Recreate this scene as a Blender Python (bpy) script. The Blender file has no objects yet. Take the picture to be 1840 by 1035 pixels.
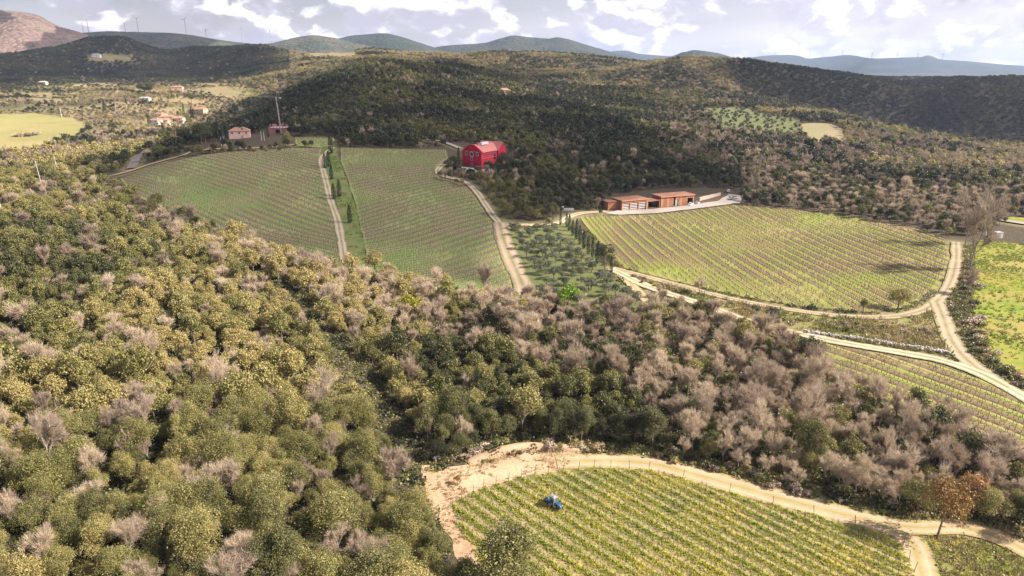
import bpy, math, random
import numpy as np
from mathutils import Vector, Matrix
from mathutils.geometry import delaunay_2d_cdt

random.seed(7)
rng = np.random.default_rng(7)
S = bpy.context.scene
col = S.collection

# ------------------------------------------------------------------ camera
CAM_H = 70.0
PITCH = math.radians(17.9)
FOC = 1227.0                      # focal length in photo pixels (1840 wide)
cam_d = bpy.data.cameras.new('camera')
cam_d.lens = 24.0; cam_d.sensor_width = 36.0
cam_d.clip_start = 1.0; cam_d.clip_end = 60000.0
cam = bpy.data.objects.new('camera', cam_d)
cam.location = (0, 0, CAM_H)
cam.rotation_euler = (math.pi/2 - PITCH, 0, 0)
col.objects.link(cam)
S.camera = cam

# ------------------------------------------------------------------ light
SUN_EL = math.radians(37.0)
SUN_AZ = math.radians(97.0)       # clockwise from +Y: the sun stands to the right, a touch behind the camera
sun_dir = Vector((math.sin(SUN_AZ)*math.cos(SUN_EL), math.cos(SUN_AZ)*math.cos(SUN_EL), math.sin(SUN_EL)))
sd = bpy.data.lights.new('sun', 'SUN')
sd.energy = 4.8; sd.angle = math.radians(0.5); sd.color = (1.0, 0.885, 0.765)
sun = bpy.data.objects.new('sun', sd)
sun.rotation_euler = sun_dir.to_track_quat('Z', 'Y').to_euler()
sun.location = (300, -60, 400)
col.objects.link(sun)

S.view_settings.view_transform = 'Standard'
S.view_settings.look = 'None'
S.view_settings.exposure = 1.3
S.view_settings.gamma = 1.0
S.view_settings.use_curve_mapping = False
S.render.engine = 'CYCLES'
S.cycles.max_bounces = 5
S.cycles.diffuse_bounces = 2
S.cycles.glossy_bounces = 1
S.cycles.transmission_bounces = 2
S.cycles.transparent_max_bounces = 6
S.cycles.volume_bounces = 0
S.cycles.use_denoising = True
S.cycles.use_adaptive_sampling = True

class NT:
    """small helper for node trees"""
    def __init__(s, tree): s.t = tree; tree.nodes.clear()
    def n(s, kind, ins=None, **kw):
        nd = s.t.nodes.new(kind)
        for k, v in kw.items(): setattr(nd, k, v)
        for k, v in (ins or {}).items():
            if isinstance(v, bpy.types.NodeSocket): s.t.links.new(v, nd.inputs[k])
            else: nd.inputs[k].default_value = v
        return nd
    def math(s, op, a, b=0.0, c=None, clamp=False):
        nd = s.n('ShaderNodeMath', {0: a, 1: b}, operation=op, use_clamp=clamp)
        if c is not None:
            if isinstance(c, bpy.types.NodeSocket): s.t.links.new(c, nd.inputs[2])
            else: nd.inputs[2].default_value = c
        return nd.outputs[0]
    def vmath(s, op, a, b=(0, 0, 0)):
        nd = s.n('ShaderNodeVectorMath', {0: a, 1: b}, operation=op)
        return nd.outputs[0]
    def noise(s, vec, scale, detail=3.0, rough=0.55, dist=0.0):
        nd = s.n('ShaderNodeTexNoise', {'Scale': scale, 'Detail': detail, 'Roughness': rough, 'Distortion': dist})
        if vec is not None: s.t.links.new(vec, nd.inputs['Vector'])
        return nd.outputs[0]
    def ramp(s, fac, stops, interp='LINEAR'):
        nd = s.n('ShaderNodeValToRGB', {0: fac})
        cr = nd.color_ramp; cr.interpolation = interp
        while len(cr.elements) < len(stops): cr.elements.new(0.5)
        for e, (p, c) in zip(cr.elements, stops):
            e.position = p
            e.color = (c, c, c, 1) if not hasattr(c, '__len__') else (*c, 1)
        return nd.outputs[0]
    def mix(s, f, a, b, mode='MIX'):
        nd = s.n('ShaderNodeMix', data_type='RGBA', blend_type=mode)
        for k, v in ((0, f), (6, a), (7, b)):
            if isinstance(v, bpy.types.NodeSocket): s.t.links.new(v, nd.inputs[k])
            elif k == 0: nd.inputs[k].default_value = v
            else: nd.inputs[k].default_value = (*v, 1) if len(v) == 3 else v
        return nd.outputs[2]
    def maprange(s, v, a, b, c=0.0, d=1.0):
        return s.n('ShaderNodeMapRange', {0: v, 1: a, 2: b, 3: c, 4: d}).outputs[0]

# ------------------------------------------------------------------ world: sky with a layer of broken cumulus
W = bpy.data.worlds.new('World'); S.world = W; W.use_nodes = True
w = NT(W.node_tree)
sky = w.n('ShaderNodeTexSky', sky_type='NISHITA')
sky.sun_disc = False; sky.sun_elevation = SUN_EL; sky.sun_rotation = SUN_AZ
sky.altitude = 200; sky.air_density = 1.0; sky.dust_density = 1.6; sky.ozone_density = 1.0
tc = w.n('ShaderNodeTexCoord').outputs['Generated']
sep = w.n('ShaderNodeSeparateXYZ', {0: tc})
zc = sep.outputs[2]
# the clouds flatten towards the horizon: stretch the direction vertically
mp = w.vmath('MULTIPLY', tc, (1.0, 1.0, 1.9))
warp = w.vmath('MULTIPLY', w.vmath('SUBTRACT', w.n('ShaderNodeTexNoise', {'Vector': mp, 'Scale': 30.0, 'Detail': 3.0}).outputs['Color'], (0.5, 0.5, 0.5)), (0.035, 0.035, 0.05))
mpw = w.vmath('ADD', mp, warp)
SC = 11.0
def cloud_density(vec, det):
    f_ = w.noise(vec, SC, det, 0.55)
    v1 = w.n('ShaderNodeTexVoronoi', {'Vector': vec, 'Scale': SC*2.6}, feature='F1').outputs[0]
    return w.math('ADD', f_, w.math('MULTIPLY', w.math('SUBTRACT', 0.42, v1), 0.15))
n0 = cloud_density(mpw, 6.0)
mpl = w.vmath('ADD', mpw, (0.014, 0.0, 0.030))
n1 = cloud_density(mpl, 2.0)
up = w.maprange(zc, 0.10, 0.5, 0.0, 0.085)
mask = w.maprange(w.math('SUBTRACT', n0, up), 0.435, 0.535)
light = w.maprange(w.math('SUBTRACT', n0, n1), -0.07, 0.10)
thick = w.maprange(n0, 0.50, 0.66)
ccol = w.ramp(light, [(0.0, (0.50, 0.475, 0.53)), (0.42, (0.62, 0.59, 0.645)), (0.62, (0.85, 0.81, 0.85)), (0.9, (1.16, 1.10, 1.12))])
ccol = w.mix(w.math('MULTIPLY', thick, 0.25), ccol, (0.50, 0.485, 0.54))
# thin veil near the horizon and to the right, towards the sun
veil = w.maprange(zc, 0.0, 0.075, 0.85, 0.10)
veil_x = w.maprange(sep.outputs[0], -0.2, 0.75, 0.0, 0.55)
veil = w.math('ADD', veil, veil_x, clamp=True)
vn = w.noise(w.vmath('MULTIPLY', tc, (1.0, 1.0, 7.0)), 3.0, 4.0, 0.6)
veil = w.math('MULTIPLY', veil, w.maprange(vn, 0.3, 0.6, 0.55, 1.0), clamp=True)
skyblue = w.mix(1.0, sky.outputs[0], (0.098, 0.084, 0.082), 'MULTIPLY')
base = w.mix(veil, skyblue, (0.82, 0.79, 0.85))
bright = w.maprange(sep.outputs[0], -0.5, 0.7, 0.94, 1.12)
final = w.mix(w.math('MULTIPLY', mask, 0.93), base, ccol)
final = w.mix(1.0, final, w.n('ShaderNodeCombineXYZ', {0: bright, 1: bright, 2: bright}).outputs[0], 'MULTIPLY')
final = w.mix(1.0, final, (6.1, 6.05, 6.3), 'MULTIPLY')
bg = w.n('ShaderNodeBackground', {'Color': final, 'Strength': 0.10})
wo = w.n('ShaderNodeOutputWorld', {'Surface': bg.outputs[0]})

# ------------------------------------------------------------------ noise, projection
def _hash(ix, iy, s):
    h = (ix.astype(np.int64)*374761393 + iy.astype(np.int64)*668265263 + s*2147483647) & 0xffffffff
    h = ((h ^ (h >> 13))*1274126177) & 0xffffffff
    return ((h ^ (h >> 16)) & 0xffff)/65535.0
def vnoise(x, y, s=0):
    x = np.asarray(x, float); y = np.asarray(y, float)
    ix = np.floor(x); iy = np.floor(y); fx = x-ix; fy = y-iy
    fx = fx*fx*(3-2*fx); fy = fy*fy*(3-2*fy)
    a = _hash(ix, iy, s); b = _hash(ix+1, iy, s); c = _hash(ix, iy+1, s); d = _hash(ix+1, iy+1, s)
    return (a*(1-fx)+b*fx)*(1-fy)+(c*(1-fx)+d*fx)*fy
def fbm(x, y, o=4, s=0):
    t = 0; a = 0.5; f = 1.0
    for k in range(o):
        t = t + a*vnoise(x*f+k*17.3, y*f-k*9.1, s+k); a *= 0.5; f *= 2.03
    return t/(1-0.5**o)
CP, SP = math.cos(PITCH), math.sin(PITCH)
def pix_ray(u, v):
    """photo pixel -> (azimuth, tangent of the angle below the horizontal)"""
    u = np.asarray(u, float); v = np.asarray(v, float)
    x = (u-920.0)/FOC; q = (v-517.5)/FOC
    fwd = CP - q*SP; down = SP + q*CP
    return np.arctan2(x, fwd), down/np.hypot(x, fwd)
def project(x, y, z):
    """world -> photo pixel"""
    dz = CAM_H-z
    depth = y*CP + dz*SP
    depth = np.where(depth < 0.1, 0.1, depth)
    return 920.0+FOC*x/depth, 517.5+FOC*(dz*CP - y*SP)/depth

# ------------------------------------------------------------------ lie of the land
U = [-150, 0, 200, 400, 500, 600, 700, 800, 900, 1000, 1100, 1200, 1300, 1400, 1500, 1600, 1700, 1840, 1990]
ZR = [   # rings near the camera: radius and ground height under each column
 (30,   [6, 6, 5, 3, 1, 0, 0, 0, 0, 0, 0, 0, 0, 0, 0, 0, 0, 0, 0]),
 (80,   [9, 9, 8, 5, 3, 2, 0, 0, 0, 0, 0, 0, 0, 0, 0, 0, 0, 0, 0]),
 (110,  [11, 10, 9, 7, 5, 3, 0.5, 0, 0, 0, 0, 0, 0, 0, 0, 0, 0, 0, 0]),
 (150,  [12, 12, 12, 9, 7, 4, 0, -1, 0.5, 0.5, 0, 0, 0, 0, 0, 0.5, 0.5, 0.5, 0]),
 (200,  [14, 14, 14, 11, 9, 5, 0.5, -1.5, -1.5, -1, -0.5, 0, 0, 0, 0, 0.5, 0.5, 0.5, 0]),
 (240,  [17, 17, 15, 11.5, 8, 4, 0, -2.5, -2.0, -0.5, 0, 0, -0.5, -0.5, 0, 0, 0, 0, 0]),
 (300,  [18, 17.5, 15, 5, 3, 2, 3, 4, 3.5, 2, 0.3, -0.5, -1, -1, -1, -0.5, 0, 0, 0]),
 (380,  [20, 20, 17, 13, 13, 12, 12, 11.5, 9, 6, 2.5, 1.2, 1, 0.5, 0.5, 0.5, 1, 2, 2]),
 (480,  [10, 10, 14, 22, 21, 20, 19, 18, 15, 12, 9, 6, 4, 3, 3, 3, 3, 4, 4])]
VR = [   # rings given by the photo row at which their ground shows
 (650,  [272, 270, 253, 230, 215, 200, 205, 215, 225, 228, 232, 235, 240, 250, 262, 280, 290, 300, 305]),
 (900,  [228, 225, 215, 225, 182, 144, 126, 142, 167, 184, 192, 197, 202, 210, 224, 245, 260, 279, 290]),
 (1100, [192, 190, 182, 190, 188, 158, 134, 126, 142, 152, 157, 160, 168, 190, 212, 240, 256, 276, 288]),
 (1450, [162, 160, 157, 150, 136, 123, 118, 112, 119, 121, 119, 110, 110, 118, 128, 147, 150, 144, 146])]
VL = [
 (1900, [140, 138, 142, 132, 99, 95, 94, 96, 96, 99, 108])]
AZN = np.radians(np.concatenate([np.arange(-100, -50, 2.0), np.arange(-50, 50.01, 0.25), np.arange(52, 100.1, 2.0)]))
LR0, LR1, NR = math.log(25.0), math.log(40000.0), 500
LRN = np.linspace(LR0, LR1, NR)
def smooth_interp(xq, x, y):
    """monotone cubic (Fritsch-Carlson) interpolation, held constant outside"""
    x = np.asarray(x, float); y = np.asarray(y, float)
    h = np.diff(x); d = np.diff(y)/h
    m = np.zeros_like(y)
    for i in range(1, len(x)-1):
        if d[i-1]*d[i] > 0:
            w1 = 2*h[i]+h[i-1]; w2 = h[i]+2*h[i-1]
            m[i] = (w1+w2)/(w1/d[i-1]+w2/d[i])
    m[0] = d[0]*0.5; m[-1] = d[-1]*0.5
    xc = np.clip(xq, x[0], x[-1])
    k = np.clip(np.searchsorted(x, xc)-1, 0, len(x)-2)
    t = (xc-x[k])/h[k]
    return ((1+2*t)*(1-t)**2*y[k] + t*(1-t)**2*h[k]*m[k] + t*t*(3-2*t)*y[k+1] + t*t*(t-1)*h[k]*m[k+1])
def ring_from_z(r, zs):
    az, _ = pix_ray(U, [620 if r < 130 else (480 if r < 260 else 330)]*len(U))
    return r, smooth_interp(AZN, az, zs)
def ring_from_v(r, us, vs):
    az, tn = pix_ray(us, vs)
    return r, smooth_interp(AZN, az, CAM_H - r*tn)
rings = [ring_from_z(r, z) for r, z in ZR]
rings += [ring_from_v(r, U, v) for r, v in VR]
rings[-1] = ring_from_v(1450, [-150, 0, 200, 400, 500, 600, 700, 800, 900, 1000, 1100, 1160, 1200, 1250, 1300, 1350, 1400, 1450, 1500, 1550, 1600, 1660, 1700, 1750, 1840, 1990],
                        [162, 160, 157, 150, 137, 125, 121, 119, 126, 129, 129, 124, 114, 110, 112, 115, 121, 127, 134, 142, 152, 158, 152, 143, 145, 150])
r19 = ring_from_v(1900, [-150, 0, 200, 350, 420, 460, 500, 560, 600, 640, 700, 800, 900, 1000, 1100, 1170, 1300, 1500, 1990],
                  [140, 138, 142, 140, 125, 112, 104, 99, 97, 96, 97, 100, 101, 107, 116, 124, 148, 170, 180])
r25 = ring_from_v(2500, [-150, 0, 60, 112, 160, 220, 254, 298, 355, 406, 450, 490, 560, 700, 1000, 1990],
                  [105, 101, 93, 84, 69, 67, 79, 90, 85, 86, 90, 92, 106, 118, 118, 150])
r30 = (3100, np.minimum(r25[1]-60, 60.0))
rings += [r19, r25, r30, (5000, AZN*0+0.0), (40000, AZN*0-10.0)]
RK = np.log([r for r, _ in rings]); ZK = np.array([z for _, z in rings])
HT = np.zeros((NR, len(AZN)))
for j in range(len(AZN)):
    HT[:, j] = smooth_interp(LRN, RK, ZK[:, j])
RR, AA = np.meshgrid(np.exp(LRN), AZN, indexing='ij')
GX, GY = RR*np.sin(AA), RR*np.cos(AA)
amp = np.interp(RR, [0, 260, 480, 700, 1000, 1800, 2600, 4000], [0.25, 0.5, 0.8, 8.0, 17.0, 34.0, 36.0, 8.0])
amp2 = np.interp(RR, [0, 300, 600, 1500], [0.25, 0.3, 1.2, 3.5])
ridge_damp = np.ones_like(RR)
for rc, wd in ((1450, 110), (1900, 130), (2500, 180)):
    ridge_damp *= 1-0.75*np.exp(-((RR-rc)/wd)**2)
HT += amp*(fbm(GX/190.0, GY/190.0, 3, 5)-0.5)*2*ridge_damp + amp2*(fbm(GX/45.0, GY/45.0, 3, 11)-0.5)*ridge_damp
DLR = (LR1-LR0)/(NR-1)
def H(x, y):
    x = np.asarray(x, float); y = np.asarray(y, float)
    r = np.maximum(np.hypot(x, y), 25.1); az = np.arctan2(x, y)
    fi = np.clip((np.log(r)-LR0)/DLR, 0, NR-1.001); i = fi.astype(int); ti = fi-i
    az = np.clip(az, AZN[0]+1e-6, AZN[-1]-1e-6)
    j = np.clip(np.searchsorted(AZN, az)-1, 0, len(AZN)-2); tj = (az-AZN[j])/(AZN[j+1]-AZN[j])
    return (HT[i, j]*(1-ti)+HT[i+1, j]*ti)*(1-tj) + (HT[i, j+1]*(1-ti)+HT[i+1, j+1]*ti)*tj
def ground_at(u, v):
    """the point of the ground seen at a photo pixel"""
    az, tn = pix_ray(float(u), float(v))
    az = float(az); tn = float(tn)
    r = np.exp(np.linspace(LR0, math.log(9000), 3000))
    gap = H(r*math.sin(az), r*math.cos(az)) - (CAM_H - r*tn)
    k = int(np.argmax(gap > 0))
    if k == 0: rr = r[-1]
    else:
        t = gap[k-1]/(gap[k-1]-gap[k]); rr = r[k-1]+(r[k]-r[k-1])*t
    x, y = rr*math.sin(az), rr*math.cos(az)
    return x, y, float(H(x, y))
def P(pts): return [ground_at(u, v) for u, v in pts]
def in_poly(px, py, poly):
    px = np.asarray(px); py = np.asarray(py)
    ins = np.zeros(px.shape, bool); n = len(poly)
    for i in range(n):
        x1, y1 = poly[i][:2]; x2, y2 = poly[(i+1) % n][:2]
        if y1 == y2: continue
        c = ((y1 > py) != (y2 > py)) & (px < (x2-x1)*(py-y1)/(y2-y1)+x1)
        ins ^= c
    return ins
def seg_dist(px, py, line):
    d = np.full(np.shape(px), 1e9)
    for (x1, y1), (x2, y2) in zip([p[:2] for p in line[:-1]], [p[:2] for p in line[1:]]):
        L2 = (x2-x1)**2+(y2-y1)**2+1e-9
        t = np.clip(((px-x1)*(x2-x1)+(py-y1)*(y2-y1))/L2, 0, 1)
        d = np.minimum(d, np.hypot(px-x1-t*(x2-x1), py-y1-t*(y2-y1)))
    return d

# ------------------------------------------------------------------ plan of the place (outlines read off the photograph, then laid on the ground)
PL = {
 'near_vines': [(812, 905), (868, 878), (930, 860), (1000, 848), (1080, 842), (1180, 846), (1290, 880), (1380, 905), (1470, 928), (1560, 950), (1612, 968), (1632, 1000), (1650, 1050), (1700, 1250), (960, 1250), (860, 1000), (822, 948)],
 'sand_left': [(757, 838), (800, 845), (880, 822), (960, 812), (1060, 818), (1100, 842), (960, 858), (884, 888), (828, 912), (838, 950), (884, 1012), (830, 1012), (796, 960), (775, 910), (762, 870)],
 'near_grass': [(1630, 975), (1665, 965), (1720, 962), (1800, 985), (1860, 1010), (1960, 1100), (1960, 1300), (1690, 1300), (1650, 1050)],
 'vines_left': [(215, 322), (262, 303), (340, 284), (440, 272), (530, 266), (578, 268), (574, 300), (592, 370), (610, 420), (616, 480), (560, 490), (470, 455), (380, 420), (300, 380), (235, 350)],
 'vines_top': [(530, 247), (600, 248), (606, 262), (580, 266), (532, 263)],
 'lane_grass': [(578, 262), (600, 262), (610, 290), (625, 330), (642, 385), (655, 440), (660, 495), (618, 490), (612, 420), (592, 370), (574, 300)],
 'vines_mid': [(612, 266), (700, 268), (800, 270), (806, 285), (784, 300), (790, 322), (848, 345), (874, 385), (893, 410), (902, 450), (920, 500), (920, 540), (800, 525), (664, 495), (655, 440), (640, 370), (612, 290)],
 'olives': [(912, 412), (1000, 410), (1014, 402), (1040, 428), (1090, 482), (1126, 520), (1170, 560), (1060, 560), (955, 540), (926, 470)],
 'vines_right': [(1042, 391), (1110, 388), (1180, 386), (1250, 378), (1330, 368), (1420, 376), (1520, 389), (1640, 409), (1700, 431), (1706, 470), (1690, 512), (1640, 550), (1570, 563), (1450, 553), (1330, 533), (1210, 505), (1120, 482), (1085, 445)],
 'bank': [(1120, 486), (1230, 515), (1330, 540), (1450, 560), (1580, 570), (1680, 556), (1697, 590), (1712, 634), (1690, 638), (1560, 620), (1440, 598), (1290, 556), (1180, 516)],
 'vines_low': [(1405, 606), (1470, 614), (1560, 632), (1680, 653), (1760, 682), (1850, 730), (1960, 800), (1960, 900), (1840, 860), (1760, 800), (1640, 750), (1520, 700), (1430, 650)],
 'meadow': [(1758, 432), (1840, 440), (2060, 452), (2060, 840), (1850, 700), (1782, 642), (1752, 585), (1745, 520), (1748, 470)],
 'field_far': [(-120, 203), (60, 204), (135, 214), (158, 232), (120, 256), (60, 275), (-120, 296)],
 'strip_right': [(1795, 388), (1840, 392), (1990, 400), (1990, 412), (1840, 404), (1795, 396)],
 'yard': [(1085, 384), (1110, 379), (1165, 377), (1235, 370), (1290, 362), (1310, 350), (1335, 352), (1330, 366), (1250, 376), (1180, 384), (1110, 387)],
 'house_yard': [(800, 287), (826, 300), (870, 305), (905, 290), (880, 310), (850, 312), (800, 300)],
 'grove_far': [(1258, 196), (1340, 194), (1440, 218), (1445, 252), (1300, 240)],
 'clearing': [(1442, 224), (1490, 222), (1520, 240), (1512, 256), (1460, 262), (1440, 252)],
}
TR = {  # tracks: centre line, width in metres
 'track_near': ([(1000, 831), (1080, 829), (1180, 836), (1290, 865), (1400, 896), (1500, 922), (1590, 946), (1636, 975), (1656, 1035), (1690, 1180)], 4.4),
 'track_near_end': ([(1600, 945), (1660, 950), (1720, 948), (1790, 965), (1860, 1000), (1920, 1040)], 3.2),
 'track_lane': ([(598, 266), (580, 282), (578, 296), (584, 320), (594, 360), (606, 395), (612, 425), (617, 455), (622, 480)], 3.0),
 'track_house': ([(806, 290), (792, 300), (786, 310), (800, 318), (835, 328), (856, 345), (872, 368), (886, 388), (898, 403)], 3.2),
 'track_down': ([(898, 401), (903, 425), (912, 450), (924, 478), (936, 505), (946, 530)], 5.5),
 'track_cross': ([(896, 404), (930, 405), (970, 405), (1005, 401), (1020, 392), (1045, 384), (1090, 381)], 3.0),
 'track_main': ([(1096, 484), (1115, 492), (1150, 510), (1200, 528), (1270, 551), (1330, 573), (1400, 593), (1470, 608), (1560, 625), (1680, 646), (1750, 668), (1800, 692), (1850, 722), (1920, 765)], 3.6),
 'track_branch': ([(1100, 484), (1122, 500), (1142, 520), (1160, 538), (1176, 558)], 2.8),
 'track_field': ([(1100, 482), (1130, 490), (1230, 516), (1330, 541), (1440, 560), (1560, 571), (1640, 564), (1684, 542), (1708, 508), (1718, 470), (1718, 436)], 3.2),
 'track_side': ([(1684, 545), (1696, 575), (1706, 605), (1724, 634), (1752, 660), (1790, 684)], 3.8),
 'track_low': ([(1720, 760), (1770, 790), (1840, 812), (1920, 830)], 4.0),
 'track_left': ([(200, 317), (262, 299), (330, 280), (352, 272), (440, 268), (530, 261)], 2.6),
 'road_left': ([(236, 304), (243, 290), (252, 279), (275, 271), (320, 266)], 4.5),
 'road_house': ([(766, 252), (792, 255), (812, 262), (826, 268)], 3.0),
 'road_right': ([(1770, 392), (1800, 397), (1840, 403), (1900, 410)], 3.5),
}
PW = {k: P(v) for k, v in PL.items()}
TW = {k: (P(v[0]), v[1]) for k, v in TR.items()}

# ------------------------------------------------------------------ materials
def material(name):
    m = bpy.data.materials.new(name); m.use_nodes = True
    return m, NT(m.node_tree)
def finish(t, colr, rough=0.9, bump=None, bstr=0.3, bdist=0.1, spec=0.2, extra=None):
    ins = {'Base Color': colr if isinstance(colr, bpy.types.NodeSocket) else (*colr, 1), 'Roughness': rough, 'Specular IOR Level': spec}
    if bump is not None:
        ins['Normal'] = t.n('ShaderNodeBump', {'Height': bump, 'Strength': bstr, 'Distance': bdist}).outputs[0]
    p = t.n('ShaderNodeBsdfPrincipled', ins)
    sh = p.outputs[0]
    t.n('ShaderNodeOutputMaterial', {'Surface': sh})
    return p
def wpos(t): return t.n('ShaderNodeNewGeometry').outputs['Position']
def flat(name, c, rough=0.7, spec=0.3, var=0.12, scale=3.0, metal=0.0):
    m, t = material(name)
    nz = t.noise(t.n('ShaderNodeTexCoord').outputs['Object'], scale, 4.0, 0.6)
    cc = t.mix(t.maprange(nz, 0.3, 0.7), tuple(x*(1-var) for x in c), tuple(min(1, x*(1+var)) for x in c))
    p = finish(t, cc, rough, spec=spec); p.inputs['Metallic'].default_value = metal
    return m

M = {}
def m_ground():
    m, t = material('ground_soil'); p = wpos(t)
    at = t.n('ShaderNodeAttribute', attribute_name='cover', attribute_type='GEOMETRY')
    sp = t.n('ShaderNodeSeparateColor', {0: at.outputs['Color']})
    n1 = t.noise(p, 0.9, 5, 0.6); n2 = t.noise(p, 0.06, 4, 0.6); n3 = t.noise(p, 0.22, 4, 0.65)
    floor = t.mix(t.maprange(n1, 0.3, 0.7), (0.045, 0.040, 0.022), (0.11, 0.085, 0.055))
    grass = t.mix(t.maprange(n2, 0.35, 0.65), (0.10, 0.13, 0.035), (0.25, 0.21, 0.09))
    grass = t.mix(t.maprange(n1, 0.4, 0.75, 0, 0.55), grass, (0.07, 0.085, 0.03))
    dry = t.mix(t.maprange(n3, 0.35, 0.65), (0.34, 0.24, 0.16), (0.20, 0.19, 0.08))
    c = t.mix(sp.outputs[0], floor, grass); c = t.mix(sp.outputs[1], c, dry)
    finish(t, c, 0.95, n1, 0.6, 0.25)
    return m
def m_hill(name, c1, c2, c3, s1=0.02, s2=0.004):
    m, t = material(name); p = wpos(t)
    vo = t.n('ShaderNodeTexVoronoi', {'Vector': p, 'Scale': s1*4.5}, feature='F1')
    n1 = t.noise(p, s1, 6, 0.65); n2 = t.noise(p, s2, 5, 0.6)
    c = t.mix(t.maprange(n2, 0.42, 0.58), c1, c2)
    c = t.mix(t.maprange(n1, 0.48, 0.68), c, c3)
    cr = t.mix(t.maprange(vo.outputs[0], 0.0, 0.8, 0.0, 0.35), c, (0.02, 0.022, 0.018))
    hgt = t.math('ADD', t.math('MULTIPLY', vo.outputs[0], -0.5), n1)
    finish(t, cr, 0.95, hgt, 0.9, 18.0)
    return m
def m_row(name, grass1, grass2, soil, spacing, soilw=0.28, yellow=None, ctr=None):
    """ground of a vineyard: a worked strip under each row of vines, sward between; UV is (along, across) in metres"""
    m, t = material(name)
    uv = t.n('ShaderNodeUVMap').outputs[0]
    s = t.n('ShaderNodeSeparateXYZ', {0: uv})
    wob = t.noise(uv, 0.12, 3, 0.6)
    acr = t.math('ADD', t.math('DIVIDE', s.outputs[1], spacing), t.math('MULTIPLY', t.math('SUBTRACT', wob, 0.5), 0.16))
    fr = t.math('ABSOLUTE', t.math('SUBTRACT', t.math('FRACT', acr), 0.5))       # 0.5 under the vines
    n1 = t.noise(uv, 1.3, 5, 0.65); n2 = t.noise(uv, 0.05, 4, 0.6); n3 = t.noise(uv, 0.018, 3, 0.5)
    edge = t.math('ADD', fr, t.math('MULTIPLY', t.math('SUBTRACT', n1, 0.5), 0.35))
    edge = t.math('ADD', edge, t.math('MULTIPLY', t.math('SUBTRACT', n2, 0.5), 0.5))
    strip = t.maprange(edge, 0.5-soilw, 0.5-soilw+0.14) if ctr is None else t.maprange(t.math('ABSOLUTE', t.math('SUBTRACT', edge, ctr)), soilw, soilw*0.5)
    g = t.mix(t.maprange(n2, 0.38, 0.62), grass1, grass2)
    if yellow: g = t.mix(t.maprange(t.noise(uv, 0.35, 4, 0.7), 0.5, 0.68), g, yellow)
    # every alternate alley worked, as the patches of the field allow
    alt = t.math('FRACT', t.math('MULTIPLY', acr, 0.5))
    worked = t.math('MULTIPLY', t.maprange(t.math('ABSOLUTE', t.math('SUBTRACT', alt, 0.5)), 0.24, 0.27), t.maprange(n3, 0.38, 0.50))
    so = t.mix(t.maprange(n1, 0.3, 0.7), tuple(x*0.75 for x in soil), tuple(x*1.2 for x in soil))
    g = t.mix(t.math('MULTIPLY', worked, 0.85), g, so)
    c = t.mix(t.math('MULTIPLY', strip, 0.85), g, so)
    finish(t, c, 0.95, n1, 0.7, 0.15)
    return m
def m_grass(name, a, b, c3, sc=0.15):
    m, t = material(name); p = wpos(t)
    n1 = t.noise(p, 1.5, 5, 0.65); n2 = t.noise(p, sc, 5, 0.6); n3 = t.noise(p, sc*0.25, 3, 0.5)
    c = t.mix(t.maprange(n2, 0.38, 0.62), a, b); c = t.mix(t.maprange(n3, 0.45, 0.62), c, c3)
    c = t.mix(t.maprange(n1, 0.45, 0.8, 0, 0.5), c, tuple(x*0.5 for x in a))
    finish(t, c, 0.95, n1, 0.8, 0.2)
    return m
def m_track(name, a, b, grass, rut=True):
    """UV: x along in metres, y -1..1 across"""
    m, t = material(name)
    uv = t.n('ShaderNodeUVMap').outputs[0]; s = t.n('ShaderNodeSeparateXYZ', {0: uv}); p = wpos(t)
    n1 = t.noise(p, 1.1, 6, 0.7); n2 = t.noise(p, 0.15, 4, 0.6); n4 = t.noise(p, 5.0, 4, 0.6)
    c = t.mix(t.maprange(n2, 0.35, 0.65), a, b)
    c = t.mix(t.maprange(n4, 0.45, 0.7, 0, 0.4), c, tuple(x*0.6 for x in b))
    ab = t.math('ABSOLUTE', s.outputs[1])
    if rut:
        mid = t.math('SUBTRACT', 1.0, t.maprange(t.math('ADD', ab, t.math('MULTIPLY', n1, 0.3)), 0.22, 0.42), clamp=True)
        c = t.mix(t.math('MULTIPLY', mid, t.maprange(n2, 0.3, 0.6, 0.45, 1.0)), c, grass)
        rutm = t.math('SUBTRACT', 1.0, t.maprange(t.math('ABSOLUTE', t.math('SUBTRACT', ab, 0.5)), 0.05, 0.16), clamp=True)
        c = t.mix(t.math('MULTIPLY', rutm, 0.35), c, tuple(min(1, x*1.25) for x in a))
    out = t.maprange(t.math('ADD', ab, t.math('MULTIPLY', t.math('SUBTRACT', n1, 0.5), 1.3)), 0.66, 0.94)
    c = t.mix(out, c, grass)
    finish(t, c, 0.95, n1, 0.5, 0.12)
    return m
M['ground'] = m_ground()
M['vine_near'] = m_row('sward_and_soil_near', (0.16, 0.21, 0.035), (0.28, 0.27, 0.06), (0.33, 0.25, 0.14), 2.35, 0.20, (0.34, 0.34, 0.08), 0.18)
M['vine_far'] = m_row('sward_and_soil_shaded', (0.21, 0.32, 0.075), (0.32, 0.335, 0.13), (0.22, 0.16, 0.11), 2.4, 0.17)  # strips darkened for vine shadow; whole colour lifted against the cloud's shade
M['vine_right'] = m_row('sward_and_soil_right', (0.22, 0.265, 0.045), (0.30, 0.26, 0.09), (0.17, 0.12, 0.075), 2.5, 0.16, (0.27, 0.28, 0.07))  # strip soil darkened to suggest the vines' shadow under each row
M['meadow'] = m_grass('meadow_grass', (0.16, 0.22, 0.025), (0.25, 0.27, 0.04), (0.30, 0.25, 0.07), 0.16)
M['lane'] = m_grass('lane_grass', (0.12, 0.18, 0.04), (0.19, 0.23, 0.07), (0.22, 0.21, 0.09), 0.3)
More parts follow.
